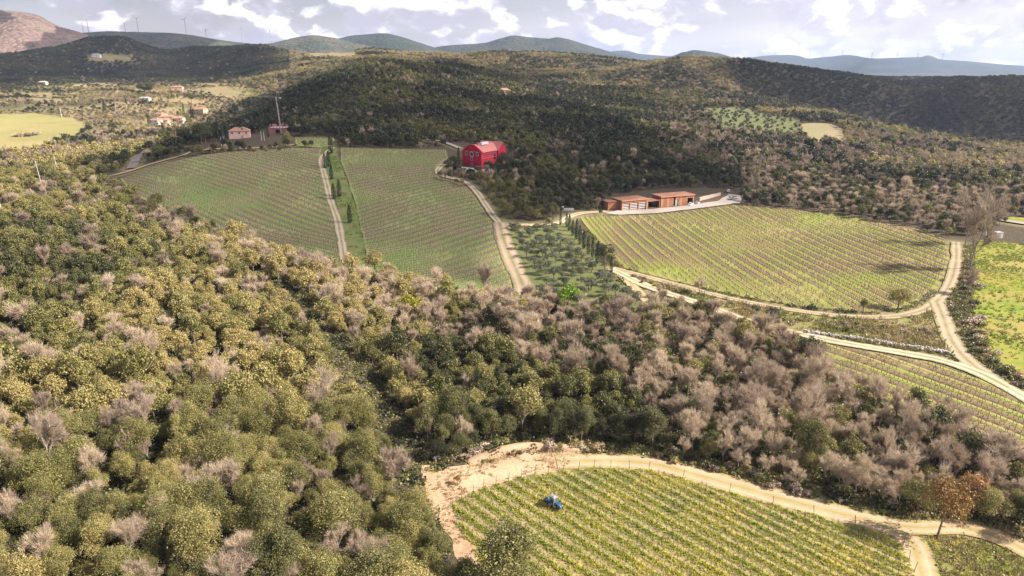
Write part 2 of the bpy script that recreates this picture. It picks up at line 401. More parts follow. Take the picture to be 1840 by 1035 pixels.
M['farfield'] = m_grass('far_field_grass', (0.27, 0.25, 0.09), (0.36, 0.30, 0.13), (0.28, 0.28, 0.10), 0.02)
M['rough'] = m_grass('rough_grass', (0.15, 0.18, 0.04), (0.30, 0.24, 0.12), (0.20, 0.20, 0.06), 0.2)
M['grove'] = m_grass('grove_grass', (0.10, 0.13, 0.04), (0.17, 0.165, 0.07), (0.13, 0.145, 0.055), 0.25)
M['tan'] = m_grass('dry_grass', (0.25, 0.215, 0.12), (0.30, 0.24, 0.14), (0.21, 0.20, 0.09), 0.06)
M['sand'] = m_track('sandy_track', (0.49, 0.36, 0.225), (0.39, 0.265, 0.16), (0.28, 0.25, 0.09), True)
M['sand2'] = m_grass('sandy_soil', (0.47, 0.33, 0.20), (0.38, 0.24, 0.145), (0.52, 0.38, 0.24), 0.35)
M['pale'] = m_track('pale_track', (0.52, 0.43, 0.32), (0.44, 0.34, 0.24), (0.20, 0.21, 0.07), True)
M['reddish'] = m_track('reddish_track', (0.41, 0.32, 0.225), (0.34, 0.26, 0.175), (0.19, 0.19, 0.08), True)
M['gravel'] = m_grass('gravel', (0.34, 0.30, 0.27), (0.40, 0.35, 0.31), (0.30, 0.26, 0.23), 0.2)
M['asphalt'] = m_grass('asphalt', (0.25, 0.22, 0.19), (0.29, 0.25, 0.21), (0.22, 0.20, 0.17), 0.2)

def m_leaf(name, stops, rnd=0.25, transl=0.25):
    """foliage: one hue per tree from its own tint value, small spread from leaf to leaf"""
    m, t = material(name)
    ti = t.n('ShaderNodeAttribute', attribute_name='tint', attribute_type='INSTANCER').outputs['Fac']
    g = t.n('ShaderNodeNewGeometry')
    oc = t.n('ShaderNodeTexCoord').outputs['Object']
    lump = t.math('MULTIPLY', t.math('SUBTRACT', t.noise(oc, 0.85, 2.0, 0.6), 0.5), 1.0 if rnd < 0.6 else 0.6)
    f = t.math('ADD', t.math('ADD', ti, lump), t.math('MULTIPLY', t.math('SUBTRACT', g.outputs['Random Per Island'], 0.5), rnd), clamp=True)
    c = t.ramp(f, stops)
    d = t.n('ShaderNodeBsdfPrincipled', {'Base Color': c, 'Roughness': 0.5, 'Specular IOR Level': 0.4})
    tr = t.n('ShaderNodeBsdfTranslucent', {'Color': c})
    mx = t.n('ShaderNodeMixShader', {0: transl, 1: d.outputs[0], 2: tr.outputs[0]})
    t.n('ShaderNodeOutputMaterial', {'Surface': mx.outputs[0]})
    return m
M['oak'] = m_leaf('oak_leaves', [(0.0, (0.040, 0.045, 0.024)), (0.25, (0.082, 0.090, 0.038)), (0.5, (0.185, 0.182, 0.062)), (0.75, (0.31, 0.285, 0.10)), (1.0, (0.43, 0.35, 0.145))], 0.3, 0.3)
M['twig'] = m_leaf('bare_twigs', [(0.0, (0.22, 0.17, 0.12)), (0.35, (0.40, 0.315, 0.24)), (0.7, (0.52, 0.42, 0.30)), (1.0, (0.64, 0.53, 0.38))], 0.4, 0.2)
M['olive'] = m_leaf('olive_leaves', [(0.0, (0.09, 0.105, 0.065)), (0.5, (0.155, 0.165, 0.105)), (1.0, (0.22, 0.22, 0.14))])
M['cypress'] = m_leaf('cypress_needles', [(0.0, (0.020, 0.038, 0.014)), (1.0, (0.05, 0.075, 0.025))], 0.5, 0.1)
M['pine'] = m_leaf('pine_needles', [(0.0, (0.035, 0.055, 0.02)), (1.0, (0.09, 0.10, 0.035))], 0.4, 0.1)
M['russet'] = m_leaf('russet_leaves', [(0.0, (0.16, 0.115, 0.035)), (0.5, (0.30, 0.185, 0.06)), (1.0, (0.42, 0.24, 0.11))], 0.7)
M['lime'] = m_leaf('fresh_green_leaves', [(0.0, (0.12, 0.22, 0.02)), (1.0, (0.24, 0.36, 0.04))], 0.5, 0.35)
M['yellow'] = m_leaf('yellow_green_leaves', [(0.0, (0.22, 0.22, 0.02)), (1.0, (0.38, 0.34, 0.04))], 0.5, 0.3)
M['weed'] = m_leaf('weeds', [(0.0, (0.14, 0.21, 0.035)), (0.4, (0.36, 0.40, 0.08)), (0.75, (0.60, 0.56, 0.15)), (1.0, (0.75, 0.65, 0.12))], 0.35, 0.35)
M['drygrass'] = m_leaf('dry_grass_blades', [(0.0, (0.16, 0.19, 0.05)), (0.5, (0.28, 0.24, 0.10)), (1.0, (0.42, 0.31, 0.18))], 0.4, 0.2)
M['bark'] = flat('bark', (0.16, 0.13, 0.10), 0.9, 0.1, 0.3, 2.0)
M['palebark'] = flat('pale_bark', (0.34, 0.29, 0.25), 0.9, 0.1, 0.2, 2.0)
M['vinewood'] = flat('vine_wood', (0.15, 0.11, 0.085), 0.9, 0.1, 0.3, 3.0)
M['stake'] = flat('weathered_stake', (0.36, 0.33, 0.29), 0.8, 0.2, 0.2, 3.0)

# ------------------------------------------------------------------ object helpers
def tag(o, label=None, cat=None, group=None, kind=None):
    if label: o['label'] = label
    if cat: o['category'] = cat
    if group: o['group'] = group
    if kind: o['kind'] = kind
    return o
def mesh_from(name, V, F, mats, mi=None, smooth=False, uv=None):
    me = bpy.data.meshes.new(name)
    V = np.asarray(V, np.float32).reshape(-1, 3)
    if isinstance(F, np.ndarray):
        k = F.shape[1]
        me.vertices.add(len(V)); me.vertices.foreach_set('co', V.ravel())
        me.loops.add(F.size); me.loops.foreach_set('vertex_index', F.astype(np.int32).ravel())
        me.polygons.add(len(F)); me.polygons.foreach_set('loop_start', np.arange(0, F.size, k, dtype=np.int32))
        me.update(calc_edges=True)
    else:
        me.from_pydata([tuple(map(float, p)) for p in V], [], [tuple(f) for f in F]); me.update()
    for m in mats: me.materials.append(m)
    if mi is not None: me.polygons.foreach_set('material_index', np.asarray(mi, np.int32))
    if smooth: me.polygons.foreach_set('use_smooth', np.ones(len(me.polygons), bool))
    if uv is not None:
        l = me.uv_layers.new(name='UVMap')
        li = np.zeros(len(me.loops), np.int32); me.loops.foreach_get('vertex_index', li)
        l.data.foreach_set('uv', np.asarray(uv, np.float32)[li].ravel())
    return me
def add(name, me, parent=None, loc=None):
    o = bpy.data.objects.new(name, me); col.objects.link(o)
    if parent is not None: o.parent = parent
    if loc is not None: o.location = loc
    return o
def empty(name, loc, rz=0.0):
    o = bpy.data.objects.new(name, None); o.empty_display_size = 0.5
    o.location = loc; o.rotation_euler = (0, 0, rz); col.objects.link(o)
    return o
class MB:
    """collects boxes, tubes and prisms into one mesh"""
    def __init__(s): s.V = []; s.F = []
    def face(s, pts):
        b = len(s.V); s.V += [tuple(p) for p in pts]; s.F.append(list(range(b, b+len(pts))))
    def box(s, c, d, rz=0.0, taper=1.0):
        x, y, z = d[0]/2, d[1]/2, d[2]/2; b = len(s.V); ca, sa = math.cos(rz), math.sin(rz)
        for k, (i, j) in [(k, ij) for k in (-1, 1) for ij in ((-1, -1), (1, -1), (1, 1), (-1, 1))]:
            f = taper if k > 0 else 1.0
            px, py = i*x*f, j*y*f
            s.V.append((c[0]+px*ca-py*sa, c[1]+px*sa+py*ca, c[2]+k*z))
        s.F += [[b+3, b+2, b+1, b], [b+4, b+5, b+6, b+7]] + [[b+i, b+(i+1) % 4, b+4+(i+1) % 4, b+4+i] for i in range(4)]
        return s
    def tube(s, a, c, r0, r1, n=6, cap=True):
        a = Vector(a); c = Vector(c); d = (c-a).normalized()
        q = d.orthogonal().normalized(); w_ = d.cross(q); b = len(s.V)
        for p, r in ((a, r0), (c, r1)):
            for i in range(n):
                t = 2*math.pi*i/n
                s.V.append(tuple(p+q*(r*math.cos(t))+w_*(r*math.sin(t))))
        s.F += [[b+i, b+(i+1) % n, b+n+(i+1) % n, b+n+i] for i in range(n)]
        if cap: s.F += [[b+n-1-i for i in range(n)], [b+n+i for i in range(n)]]
        return s
    def prism(s, poly, y0, y1):
        """polygon in x,z extruded along y"""
        b = len(s.V); n = len(poly)
        s.V += [(x, y0, z) for x, z in poly]+[(x, y1, z) for x, z in poly]
        s.F += [[b+i for i in range(n)], [b+2*n-1-i for i in range(n)]]
        s.F += [[b+(i+1) % n, b+i, b+n+i, b+n+(i+1) % n] for i in range(n)]
        return s
    def xprism(s, poly, x0, x1):
        b = len(s.V); n = len(poly)
        s.V += [(x0, y, z) for y, z in poly]+[(x1, y, z) for y, z in poly]
        s.F += [[b+n-1-i for i in range(n)], [b+n+i for i in range(n)]]
        s.F += [[b+i, b+(i+1) % n, b+n+(i+1) % n, b+n+i] for i in range(n)]
        return s
    def mesh(s, name, mat, smooth=False): return mesh_from(name, s.V, s.F, [mat], smooth=smooth)
    def part(s, name, mat, parent, loc=None, smooth=False, label=None):
        o = add(name, s.mesh(name, mat, smooth), parent, loc)
        if label: o['label'] = label
        return o

# ------------------------------------------------------------------ ground
def blur_in(u, v, poly, x, y, wob=0): return in_poly(u, v, poly).astype(float)
fx, fy, fz = GX.ravel(), GY.ravel(), HT.ravel()
pu, pv = project(fx, fy, fz)
nzz = fbm(fx/35.0, fy/35.0, 4, 21)
front = fy > 5
rad = np.hypot(fx, fy)
g = np.zeros(fx.size); dr = np.zeros(fx.size)
VALLEY = [(-120, 165), (150, 150), (300, 148), (440, 150), (470, 170), (400, 210), (370, 235), (300, 262), (180, 262), (120, 250), (-120, 200)]
g = np.where(front & in_poly(pu, pv, VALLEY) & (rad > 600), np.clip((nzz-0.30)*4, 0.4, 1), g)
dr = np.where(front & in_poly(pu, pv, VALLEY) & (rad > 600), np.clip((fbm(fx/80, fy/80, 3, 4)-0.40)*5, 0, 0.8), dr)
for key in ('near_vines', 'near_grass', 'vines_left', 'vines_mid', 'vines_right', 'bank', 'vines_low', 'meadow', 'lane_grass', 'olives', 'strip_right', 'vines_top'):
    g = np.where(in_poly(fx, fy, PW[key]), 0.9, g)
for pg in ([(150, 98), (240, 99), (235, 112), (160, 110)], [(540, 92), (640, 90), (640, 104), (560, 104)]):
    k = front & in_poly(pu, pv, pg) & (rad > 1400); g = np.where(k, 1.0, g); dr = np.where(k, 0.5, dr)
for key, (line, wd) in TW.items():
    d = seg_dist(fx, fy, line)
    g = np.maximum(g, np.clip(1.4-d/(wd*1.6), 0, 0.9)*front)
    dr = np.maximum(dr, np.clip(1.2-d/(wd*1.3), 0, 0.6)*front)
nA = len(AZN)
ii, jj = np.meshgrid(np.arange(NR-1), np.arange(nA-1), indexing='ij')
a0 = (ii*nA+jj).ravel()
Fg = np.stack([a0, a0+1, a0+nA+1, a0+nA], 1)[:, ::-1]
gm = mesh_from('ground', np.stack([fx, fy, fz], 1), Fg, [M['ground']], smooth=True)
ca = gm.color_attributes.new('cover', 'FLOAT_COLOR', 'POINT')
ca.data.foreach_set('color', np.stack([g, dr, g*0, g*0+1], 1).astype(np.float32).ravel())
tag(add('ground', gm), kind='structure')

def lift(x, y, k=1.0):
    r = np.hypot(x, y); return (0.03+0.0006*r)*k
def sheet(name, key, mat, step, row=None, k=1.0, wob=0.5):
    poly = [Vector(p[:2]) for p in PW[key]]
    B = []
    n = len(poly)
    for i in range(n):
        a, b = poly[i], poly[(i+1) % n]; L = (b-a).length; m = max(1, int(L/step))
        nx = Vector((-(b-a).y, (b-a).x)).normalized()
        for q in range(m):
            c = a.lerp(b, q/m)
            c = c+nx*float((fbm(c.x/6.0, c.y/6.0, 2, 3)-0.5)*2*wob)
            B.append(c)
    xs = [p.x for p in B]; ys = [p.y for p in B]
    gx, gy = np.meshgrid(np.arange(min(xs), max(xs), step), np.arange(min(ys), max(ys), step))
    gx = gx.ravel()+rng.uniform(-0.2, 0.2, gx.size)*step; gy = gy.ravel()+rng.uniform(-0.2, 0.2, gy.size)*step
    ins = in_poly(gx, gy, B) & (seg_dist(gx, gy, [tuple(p) for p in B]+[tuple(B[0])]) > step*0.4)
    allv = B+[Vector((float(a), float(b))) for a, b in zip(gx[ins], gy[ins])]
    nb = len(B)
    ov, oe, of, *_ = delaunay_2d_cdt(allv, [(i, (i+1) % nb) for i in range(nb)], [], 1, 1e-4)
    X = np.array([p.x for p in ov]); Y = np.array([p.y for p in ov]); Z = H(X, Y)+lift(X, Y, k)
    F = []
    for f in of:
        a, b, c = [ov[i] for i in f[:3]]
        F.append(tuple(f) if (b-a).cross(c-a) > 0 else tuple(reversed(f)))
    if row is None: row = (1.0, 0.0)
    uv = np.stack([X*row[0]+Y*row[1], -X*row[1]+Y*row[0]], 1)
    return tag(add(name, mesh_from(name, np.stack([X, Y, Z], 1), F, [mat], smooth=True, uv=uv)), kind='structure')
def rowdir(p, q):
    a = ground_at(*p); b = ground_at(*q); d = Vector((b[0]-a[0], b[1]-a[1])).normalized(); return (d.x, d.y)
RD = {'near_vines': rowdir((928, 861), (1042, 932)), 'vines_left': rowdir((291, 302), (560, 392)), 'vines_mid': rowdir((742, 464), (893, 418)),
      'vines_right': rowdir((1286, 403), (1555, 551)), 'vines_low': rowdir((1555, 640), (1780, 722)), 'vines_top': rowdir((540, 252), (600, 262))}
sheet('vineyard_ground', 'near_vines', M['vine_near'], 2.0, RD['near_vines'])
sheet('sandy_ground', 'sand_left', M['sand2'], 1.5, k=0.7, wob=1.2)
sheet('grass_verge', 'near_grass', M['rough'], 2.0, k=0.5)
sheet('vineyard_ground', 'vines_left', M['vine_far'], 5.0, RD['vines_left'])
sheet('vineyard_ground', 'vines_top', M['vine_far'], 5.0, RD['vines_top'])
sheet('grass_lane', 'lane_grass', M['lane'], 4.0, k=0.6)
sheet('vineyard_ground', 'vines_mid', M['vine_far'], 5.0, RD['vines_mid'])
sheet('grove_ground', 'olives', M['grove'], 4.0)
sheet('vineyard_ground', 'vines_right', M['vine_right'], 4.0, RD['vines_right'])
sheet('grass_bank', 'bank', M['rough'], 3.0, k=0.6)
sheet('vineyard_ground', 'vines_low', M['vine_right'], 3.0, RD['vines_low'])
sheet('meadow', 'meadow', M['meadow'], 5.0)
sheet('far_meadow', 'field_far', M['farfield'], 14.0, k=1.5, wob=4)
sheet('grass_strip', 'strip_right', M['meadow'], 6.0)
sheet('gravel_yard', 'yard', M['gravel'], 3.0, k=1.5)
sheet('gravel_yard', 'house_yard', M['gravel'], 3.0, k=1.2)
sheet('grove_ground', 'grove_far', M['grove'], 14.0, wob=3)
sheet('clearing', 'clearing', M['tan'], 12.0, k=1.3, wob=3)

def catmull(pts, step):
    out = []; n = len(pts)
    for i in range(n-1):
        p0 = pts[max(i-1, 0)]; p1 = pts[i]; p2 = pts[i+1]; p3 = pts[min(i+2, n-1)]
        L = (p2-p1).length; m = max(1, int(L/step))
        for q in range(m):
            t = q/m
            out.append(0.5*((2*p1)+(p2-p0)*t+(2*p0-5*p1+4*p2-p3)*t*t+(3*p1-p0-3*p2+p3)*t**3))
    out.append(pts[-1]); return out
def track(name, key, mat, k=2.0, step=2.0):
    line, wd = TW[key]
    c = catmull([Vector(p[:2]) for p in line], step)
    V = []; UVs = []; F = []; s = 0.0; K = 7
    for i, p in enumerate(c):
        d = (c[min(i+1, len(c)-1)]-c[max(i-1, 0)]).normalized(); nx = Vector((-d.y, d.x))
        if i: s += (p-c[i-1]).length
        hw = wd/2*1.25*(1+0.35*float(fbm(s/7.0, 0.0, 2, 8)-0.5))
        for q in range(K):
            t = -1+2*q/(K-1); e = p+nx*hw*t; V.append((e.x, e.y)); UVs.append((s, t))
    V = np.array(V); X, Y = V[:, 0], V[:, 1]
    rut = -0.05*np.exp(-((np.abs(np.array(UVs)[:, 1])-0.5)/0.2)**2)
    Z = H(X, Y)+lift(X, Y, k)+rut*0.4
    for i in range(len(c)-1):
        for q in range(K-1):
            a = i*K+q; F.append((a, a+K, a+K+1, a+1))
    return tag(add(name, mesh_from(name, np.stack([X, Y, Z], 1), np.array(F), [mat], smooth=True, uv=np.array(UVs))), kind='structure')
track('dirt_track', 'track_near', M['sand'], 1.6)
# the cut bank of pale soil behind the near track
bl = catmull([Vector(p[:2]) for p in P([(846, 838), (880, 826), (940, 814), (1000, 812), (1052, 817)])], 0.8)
V = []; K = 6
for i, p in enumerate(bl):
    dn = (bl[min(i+1, len(bl)-1)]-bl[max(i-1, 0)]).normalized(); nx = Vector((-dn.y, dn.x))
    hh = 1.2*math.sin(math.pi*min(1, (i+.5)/len(bl)))**.6*(0.7+0.6*float(fbm(i*.22, 0.3, 3, 77)))
    for q in range(K):
        t_ = q/(K-1); off = (-.2, .15, .45, .8, 1.6, 3.2)[q]+.35*float(fbm(i*.35, q*1.7, 2, 78)-.5); zz = (-.1, .45, .85, 1.0, 1.02, -.1)[q]
        e_ = p+nx*off; V.append((e_.x, e_.y, float(H(e_.x, e_.y))+hh*zz))
tag(add('sandy_bank', mesh_from('sandy_bank', V, np.array([(i*K+q, (i+1)*K+q, (i+1)*K+q+1, i*K+q+1) for i in range(len(bl)-1) for q in range(K-1)]), [M['sand2']])), kind='structure')
track('dirt_track', 'track_near_end', M['sand'], 1.9)
track('dirt_track', 'track_lane', M['pale'], 1.6)
track('dirt_track', 'track_house', M['pale'], 1.8)
track('dirt_track', 'track_down', M['reddish'], 2.0)
track('dirt_track', 'track_cross', M['pale'], 1.7)
track('dirt_track', 'track_field', M['reddish'], 1.5)
track('dirt_track', 'track_main', M['pale'], 2.1)
track('dirt_track', 'track_branch', M['sand'], 1.8)
track('dirt_track', 'track_side', M['reddish'], 1.8)
track('dirt_track', 'track_low', M['sand'], 1.7)
track('dirt_track', 'track_left', M['sand'], 2.0)
track('road', 'road_left', M['asphalt'], 2.3, 4)
track('road', 'road_house', M['gravel'], 2.3, 4)
track('road', 'road_right', M['gravel'], 2.3, 4)

# ------------------------------------------------------------------ far hills
def hill(name, r0, wdt, sil, mat, base, seed, amp_=1.0, na=260, nr=30):
    us = [p[0] for p in sil]; vs = [p[1] for p in sil]
    az, tn = pix_ray(us, vs)
    a = np.linspace(az[0], az[-1], na); zt = smooth_interp(a, az, CAM_H-r0*tn)
    t = np.linspace(-1, 1, nr)
    T, A = np.meshgrid(t, a, indexing='ij')
    R = r0+wdt*T
    X, Y = R*np.sin(A), R*np.cos(A)
    bump = (1-np.abs(T)**1.35)
    nz = (fbm(X/(wdt*0.42), Y/(wdt*0.42), 4, seed)-0.5)*2
    damp = np.clip(np.abs(T)*2.2, 0.04, 1)*np.clip(bump*2.5, 0, 1)
    Z = base+(zt[None, :]-base)*bump + nz*damp*(zt[None, :]-base)*0.5*amp_ + (fbm(X/90, Y/90, 3, seed+3)-0.5)*6*bump
    i_, j_ = np.meshgrid(np.arange(nr-1), np.arange(na-1), indexing='ij'); q = (i_*na+j_).ravel()
    F = np.stack([q, q+1, q+na+1, q+na], 1)[:, ::-1]
    o = add(name, mesh_from(name, np.stack([X.ravel(), Y.ravel(), Z.ravel()], 1), F, [mat], smooth=True))
    return tag(o, kind='structure')
HILLM = {
 'pink': m_hill('bare_woodland_hill', (0.20, 0.14, 0.12), (0.28, 0.20, 0.165), (0.12, 0.10, 0.07), 0.012, 0.003),
 'mixed': m_hill('mixed_woodland_hill', (0.06, 0.075, 0.05), (0.12, 0.11, 0.075), (0.045, 0.055, 0.035), 0.010, 0.003),
 'dark': m_hill('dark_woodland_hill', (0.035, 0.055, 0.04), (0.07, 0.08, 0.05), (0.025, 0.038, 0.03), 0.008, 0.002),
}
hill('hill', 4300, 1500, [(-330, 5), (-150, 8), (0, 17), (60, 24), (100, 43), (140, 56), (175, 66), (240, 80), (330, 105)], HILLM['pink'], 20, 31)
hill('hill', 3500, 600, [(-330, 70), (-100, 72), (0, 64), (60, 66), (120, 74), (175, 88), (230, 100), (300, 112)], HILLM['pink'], 20, 35)
hill('hill', 4700, 1300, [(80, 66), (140, 59), (200, 55), (250, 57), (330, 60), (380, 68), (430, 74), (475, 78), (520, 70), (560, 66), (590, 69), (650, 80), (720, 95)], HILLM['mixed'], 20, 37)
hill('hill', 5600, 1500, [(420, 100), (500, 84), (590, 72), (640, 62), (690, 59), (720, 65), (750, 74), (780, 84), (840, 105)], HILLM['dark'], 10, 41)
hill('hill', 5600, 1500, [(700, 105), (800, 82), (870, 76), (900, 68), (925, 63), (960, 67), (985, 68), (1000, 66), (1040, 75), (1090, 90), (1150, 112), (1180, 125)], HILLM['dark'], 10, 43)
hill('hill', 10500, 2200, [(1020, 112), (1090, 93), (1120, 90), (1150, 96), (1180, 99), (1210, 101), (1260, 100), (1330, 108)], HILLM['dark'], 0, 47)
hill('hill', 4600, 1000, [(1120, 125), (1170, 113), (1210, 100), (1250, 90), (1285, 95), (1320, 104), (1370, 118), (1420, 130)], HILLM['dark'], 10, 49)
hill('hill', 12500, 2400, [(1270, 112), (1340, 104), (1390, 99), (1430, 100), (1455, 106), (1480, 104), (1500, 102), (1520, 100), (1570, 105), (1620, 103), (1655, 102), (1668, 99), (1690, 106), (1760, 112), (1840, 118), (1990, 122), (2150, 128)], HILLM['dark'], -10, 53)
hill('hill', 6500, 1300, [(1400, 132), (1450, 126), (1500, 126), (1540, 130), (1600, 140), (1650, 148)], HILLM['mixed'], -5, 57)

# ------------------------------------------------------------------ plants: meshes
def leaf_quads(C, N, size, flat_=0.55, asp=1.0):
    """small leaf-clump faces at C, turned roughly to N"""
    n = len(C)
    nn = N*(1-flat_)+rng.normal(0, 1, (n, 3))*flat_*0.75
    nn /= np.linalg.norm(nn, axis=1)[:, None]+1e-9
    a = np.cross(nn, rng.normal(0, 1, (n, 3))); a /= np.linalg.norm(a, axis=1)[:, None]+1e-9
    b = np.cross(nn, a)
    s = size*rng.uniform(0.6, 1.35, (n, 1))
    V = np.stack([C-a*s*0.5*asp, C-b*s*0.42, C+a*s*0.5*asp, C+b*s*0.5], 1).reshape(-1, 3)
    F = np.arange(4*n).reshape(-1, 4)
    return V, F
def crown_points(n, w_, h_, z0, lobes, shape='round'):
    """points and outward directions on an uneven crown made of many lobes"""
    L = []
    lop = rng.uniform(0.65, 1.25, 5)
    for i in range(lobes):
        th = i*2.399+rng.uniform(-0.6, 0.6); ph = rng.uniform(-0.12, 1.0)
        rr = math.sqrt(max(0.0, 1-ph*ph))*rng.uniform(0.45, 1.02)*lop[int(th/1.2566) % 5]
        ph *= lop[(int(th/1.2566)+2) % 5]**0.5
        if shape == 'umbrella': zz = 0.55+0.3*rng.uniform()
        elif shape == 'column': rr = 0.55*rng.uniform(0.3, 1); zz = (i+0.5)/lobes
        else: zz = 0.45+0.5*ph*rng.uniform(0.75, 1.1)
        lr = (0.10+0.24*rng.uniform()**1.6)*w_*0.5*(1.15 if shape != 'column' else 0.7)*(1.0 if lobes > 20 else 1.25)
        L.append((rr*w_*0.5*0.82*math.cos(th), rr*w_*0.5*0.82*math.sin(th), z0+zz*h_*0.86, lr))
    L = np.array(L); wt = L[:, 3]**2; k = rng.choice(len(L), n, p=wt/wt.sum())
    d = rng.normal(0, 1, (n, 3)); d[:, 2] = d[:, 2]*0.9+0.35
    d /= np.linalg.norm(d, axis=1)[:, None]
    rad_ = L[k, 3]*(1-0.35*rng.uniform(0, 1, n)**2)*(1+0.18*rng.normal(0, 1, n)+0.70*(rng.random(n) < 0.17)*rng.random(n))
    C = L[k, :3]+d*rad_[:, None]*np.array([1, 1, 0.85])
    return C, d
def trunk_mb(h_, r, spread, n=4, limbs=4):
    mb = MB(); bend = Vector((rng.uniform(-.2, .2), rng.uniform(-.2, .2), 0))
    top = Vector((bend.x, bend.y, h_))
    mb.tube((0, 0, -0.4), top, r, r*0.6, 6, False)
    for i in range(limbs):
        t = i*2*math.pi/limbs+rng.uniform(-0.5, 0.5)
        e = top+Vector((math.cos(t)*spread*rng.uniform(.5, 1), math.sin(t)*spread*rng.uniform(.5, 1), spread*rng.uniform(0.7, 1.4)))
        mb.tube(top-Vector((0, 0, 0.1*h_)), e, r*0.5, r*0.15, 4, False)
    return mb
def oak_parts(nleaf, size, w_=6.0, h_=7.0, lobes=20):
    C, d = crown_points(nleaf, w_, h_*0.85, h_*0.10, lobes)
    V, F = leaf_quads(C, d, size)
    return (V, F), trunk_mb(h_*0.4, 0.22, w_*0.3)
def bare_parts(depth_n, tw, w_=6.0, h_=8.0, twn=900, tlen=0.9):
    """leafless tree: trunk and limbs, and a cloud of fine twigs growing from them"""
    mb = MB(); tips = []
    def grow(p, d, L, r, lev):
        q = p+d*L
        mb.tube(p, q, r, r*0.6, 5 if lev == 0 else 3, False)
        tips.append((p, q, lev))
        if lev >= depth_n: return
        m = (5, 4, 3, 3)[min(lev, 3)]
        for i in range(m):
            t = i*2*math.pi/m+rng.uniform(-0.7, 0.7); sp = rng.uniform(0.35, 0.75) if lev else rng.uniform(0.3, 0.8)
            o = d.orthogonal().normalized(); o2 = d.cross(o)
            nd = (d+(o*math.cos(t)+o2*math.sin(t))*sp+Vector((0, 0, 0.18))).normalized()
            grow(p.lerp(q, rng.uniform(0.75, 1.0) if lev else rng.uniform(0.55, 1.0)), nd, L*rng.uniform(0.5, 0.9), r*0.42, lev+1)
    grow(Vector((0, 0, -0.4)), Vector((rng.uniform(-.08, .08), rng.uniform(-.08, .08), 1)).normalized(), h_*0.36, 0.17, 0)
    seg = [(p, q) for p, q, l in tips if l >= 1]
    n = twn; k = rng.integers(0, len(seg), n); t = rng.uniform(0.15, 1.0, n)[:, None]
    A = np.array([list(s[0]) for s in seg])[k]; B = np.array([list(s[1]) for s in seg])[k]
    O = A+(B-A)*t; D = (B-A); D /= np.linalg.norm(D, axis=1)[:, None]
    D = D*0.75+rng.normal(0, 0.5, (n, 3)); D[:, 2] += 0.35; D /= np.linalg.norm(D, axis=1)[:, None]
    L = tlen*rng.uniform(0.5, 1.4, (n, 1))
    S_ = np.cross(D, rng.normal(0, 1, (n, 3))); S_ /= np.linalg.norm(S_, axis=1)[:, None]
    Mid = O+D*L*0.5+rng.normal(0, 0.10, (n, 3))*L
    V = np.stack([O-S_*tw*0.6, O+S_*tw*0.6, Mid+S_*tw*0.5, O+D*L, Mid-S_*tw*0.5], 1)
    ids = np.arange(n)*5
    F = [(a, a+1, a+2, a+4) for a in ids]+[(a+4, a+2, a+3) for a in ids]
    return (V.reshape(-1, 3), F), mb
def cat_mesh(name, parts, mats):
    """join (V,F,material slot) pieces in one mesh"""
    V = []; F = []; mi = []; b = 0
    for v, f, m in parts:
        v = np.asarray(v).reshape(-1, 3); V.append(v)
        for q in f: F.append([int(i)+b for i in q]); mi.append(m)
        b += len(v)
    return mesh_from(name, np.concatenate(V), F, mats, mi)
def fit(V, w_, h_):
    return V

OAK = []; BARE = []
for k in range(8):
    (V, F), mb = oak_parts(10500, 0.142, 5.8+0.5*(k % 3), 7.0+0.7*(k % 2), 36+5*k)
    OAK.append((mesh_from('oak_crown', V, F, [M['oak']]), mb.mesh('oak_trunk', M['bark'])))
for k in range(5):
    (V, F), mb = bare_parts(3, 0.020, 6.0, 8.0+0.4*k, 4800, 0.95)
    BARE.append((mesh_from('twig_crown', V, F, [M['twig']]), mb.mesh('bare_trunk', M['palebark'])))
def joined(kind, n, size, cnt, **kw):
    out = []
    for k in range(cnt):
        if kind == 'oak':
            (V, F), mb = oak_parts(n, size, **kw)
            out.append(cat_mesh('oak_joined', [(V, F, 0), (mb.V, mb.F, 1)], [M['oak'], M['bark']]))
        else:
            (V, F), mb = bare_parts(2, size, twn=n, tlen=1.3)
            out.append(cat_mesh('bare_joined', [(V, F, 0), (mb.V, mb.F, 1)], [M['twig'], M['palebark']]))
    return out
OAK_MID = joined('oak', 2600, 0.27, 7, lobes=32)
BARE_MID = joined('bare', 2300, 0.036, 5)
OAK_LOW = joined('oak', 320, 0.75, 6, lobes=14)
BARE_LOW = joined('bare', 420, 0.11, 3)

# ------------------------------------------------------------------ scatter
def scatter_group(protos):
    ng = bpy.data.node_groups.new('scatter', 'GeometryNodeTree')
    ng.interface.new_socket('Geometry', in_out='INPUT', socket_type='NodeSocketGeometry')
    ng.interface.new_socket('Geometry', in_out='OUTPUT', socket_type='NodeSocketGeometry')
    N = ng.nodes; Lk = ng.links
    gi = N.new('NodeGroupInput'); go = N.new('NodeGroupOutput')
    iop = N.new('GeometryNodeInstanceOnPoints')
    Lk.new(gi.outputs[0], iop.inputs['Points'])
    j = N.new('GeometryNodeJoinGeometry')
    for p in protos:
        oi = N.new('GeometryNodeObjectInfo'); oi.inputs['Object'].default_value = p; oi.inputs['As Instance'].default_value = True
        Lk.new(oi.outputs['Geometry'], j.inputs[0])
    Lk.new(j.outputs[0], iop.inputs['Instance'])
    iop.inputs['Pick Instance'].default_value = True
    def attr(nm, ty, sock):
        a = N.new('GeometryNodeInputNamedAttribute'); a.data_type = ty; a.inputs['Name'].default_value = nm
        Lk.new(a.outputs['Attribute'], iop.inputs[sock])
    attr('idx', 'INT', 'Instance Index'); attr('rot', 'FLOAT_VECTOR', 'Rotation'); attr('scl', 'FLOAT_VECTOR', 'Scale')
    Lk.new(iop.outputs[0], go.inputs[0])
    return ng
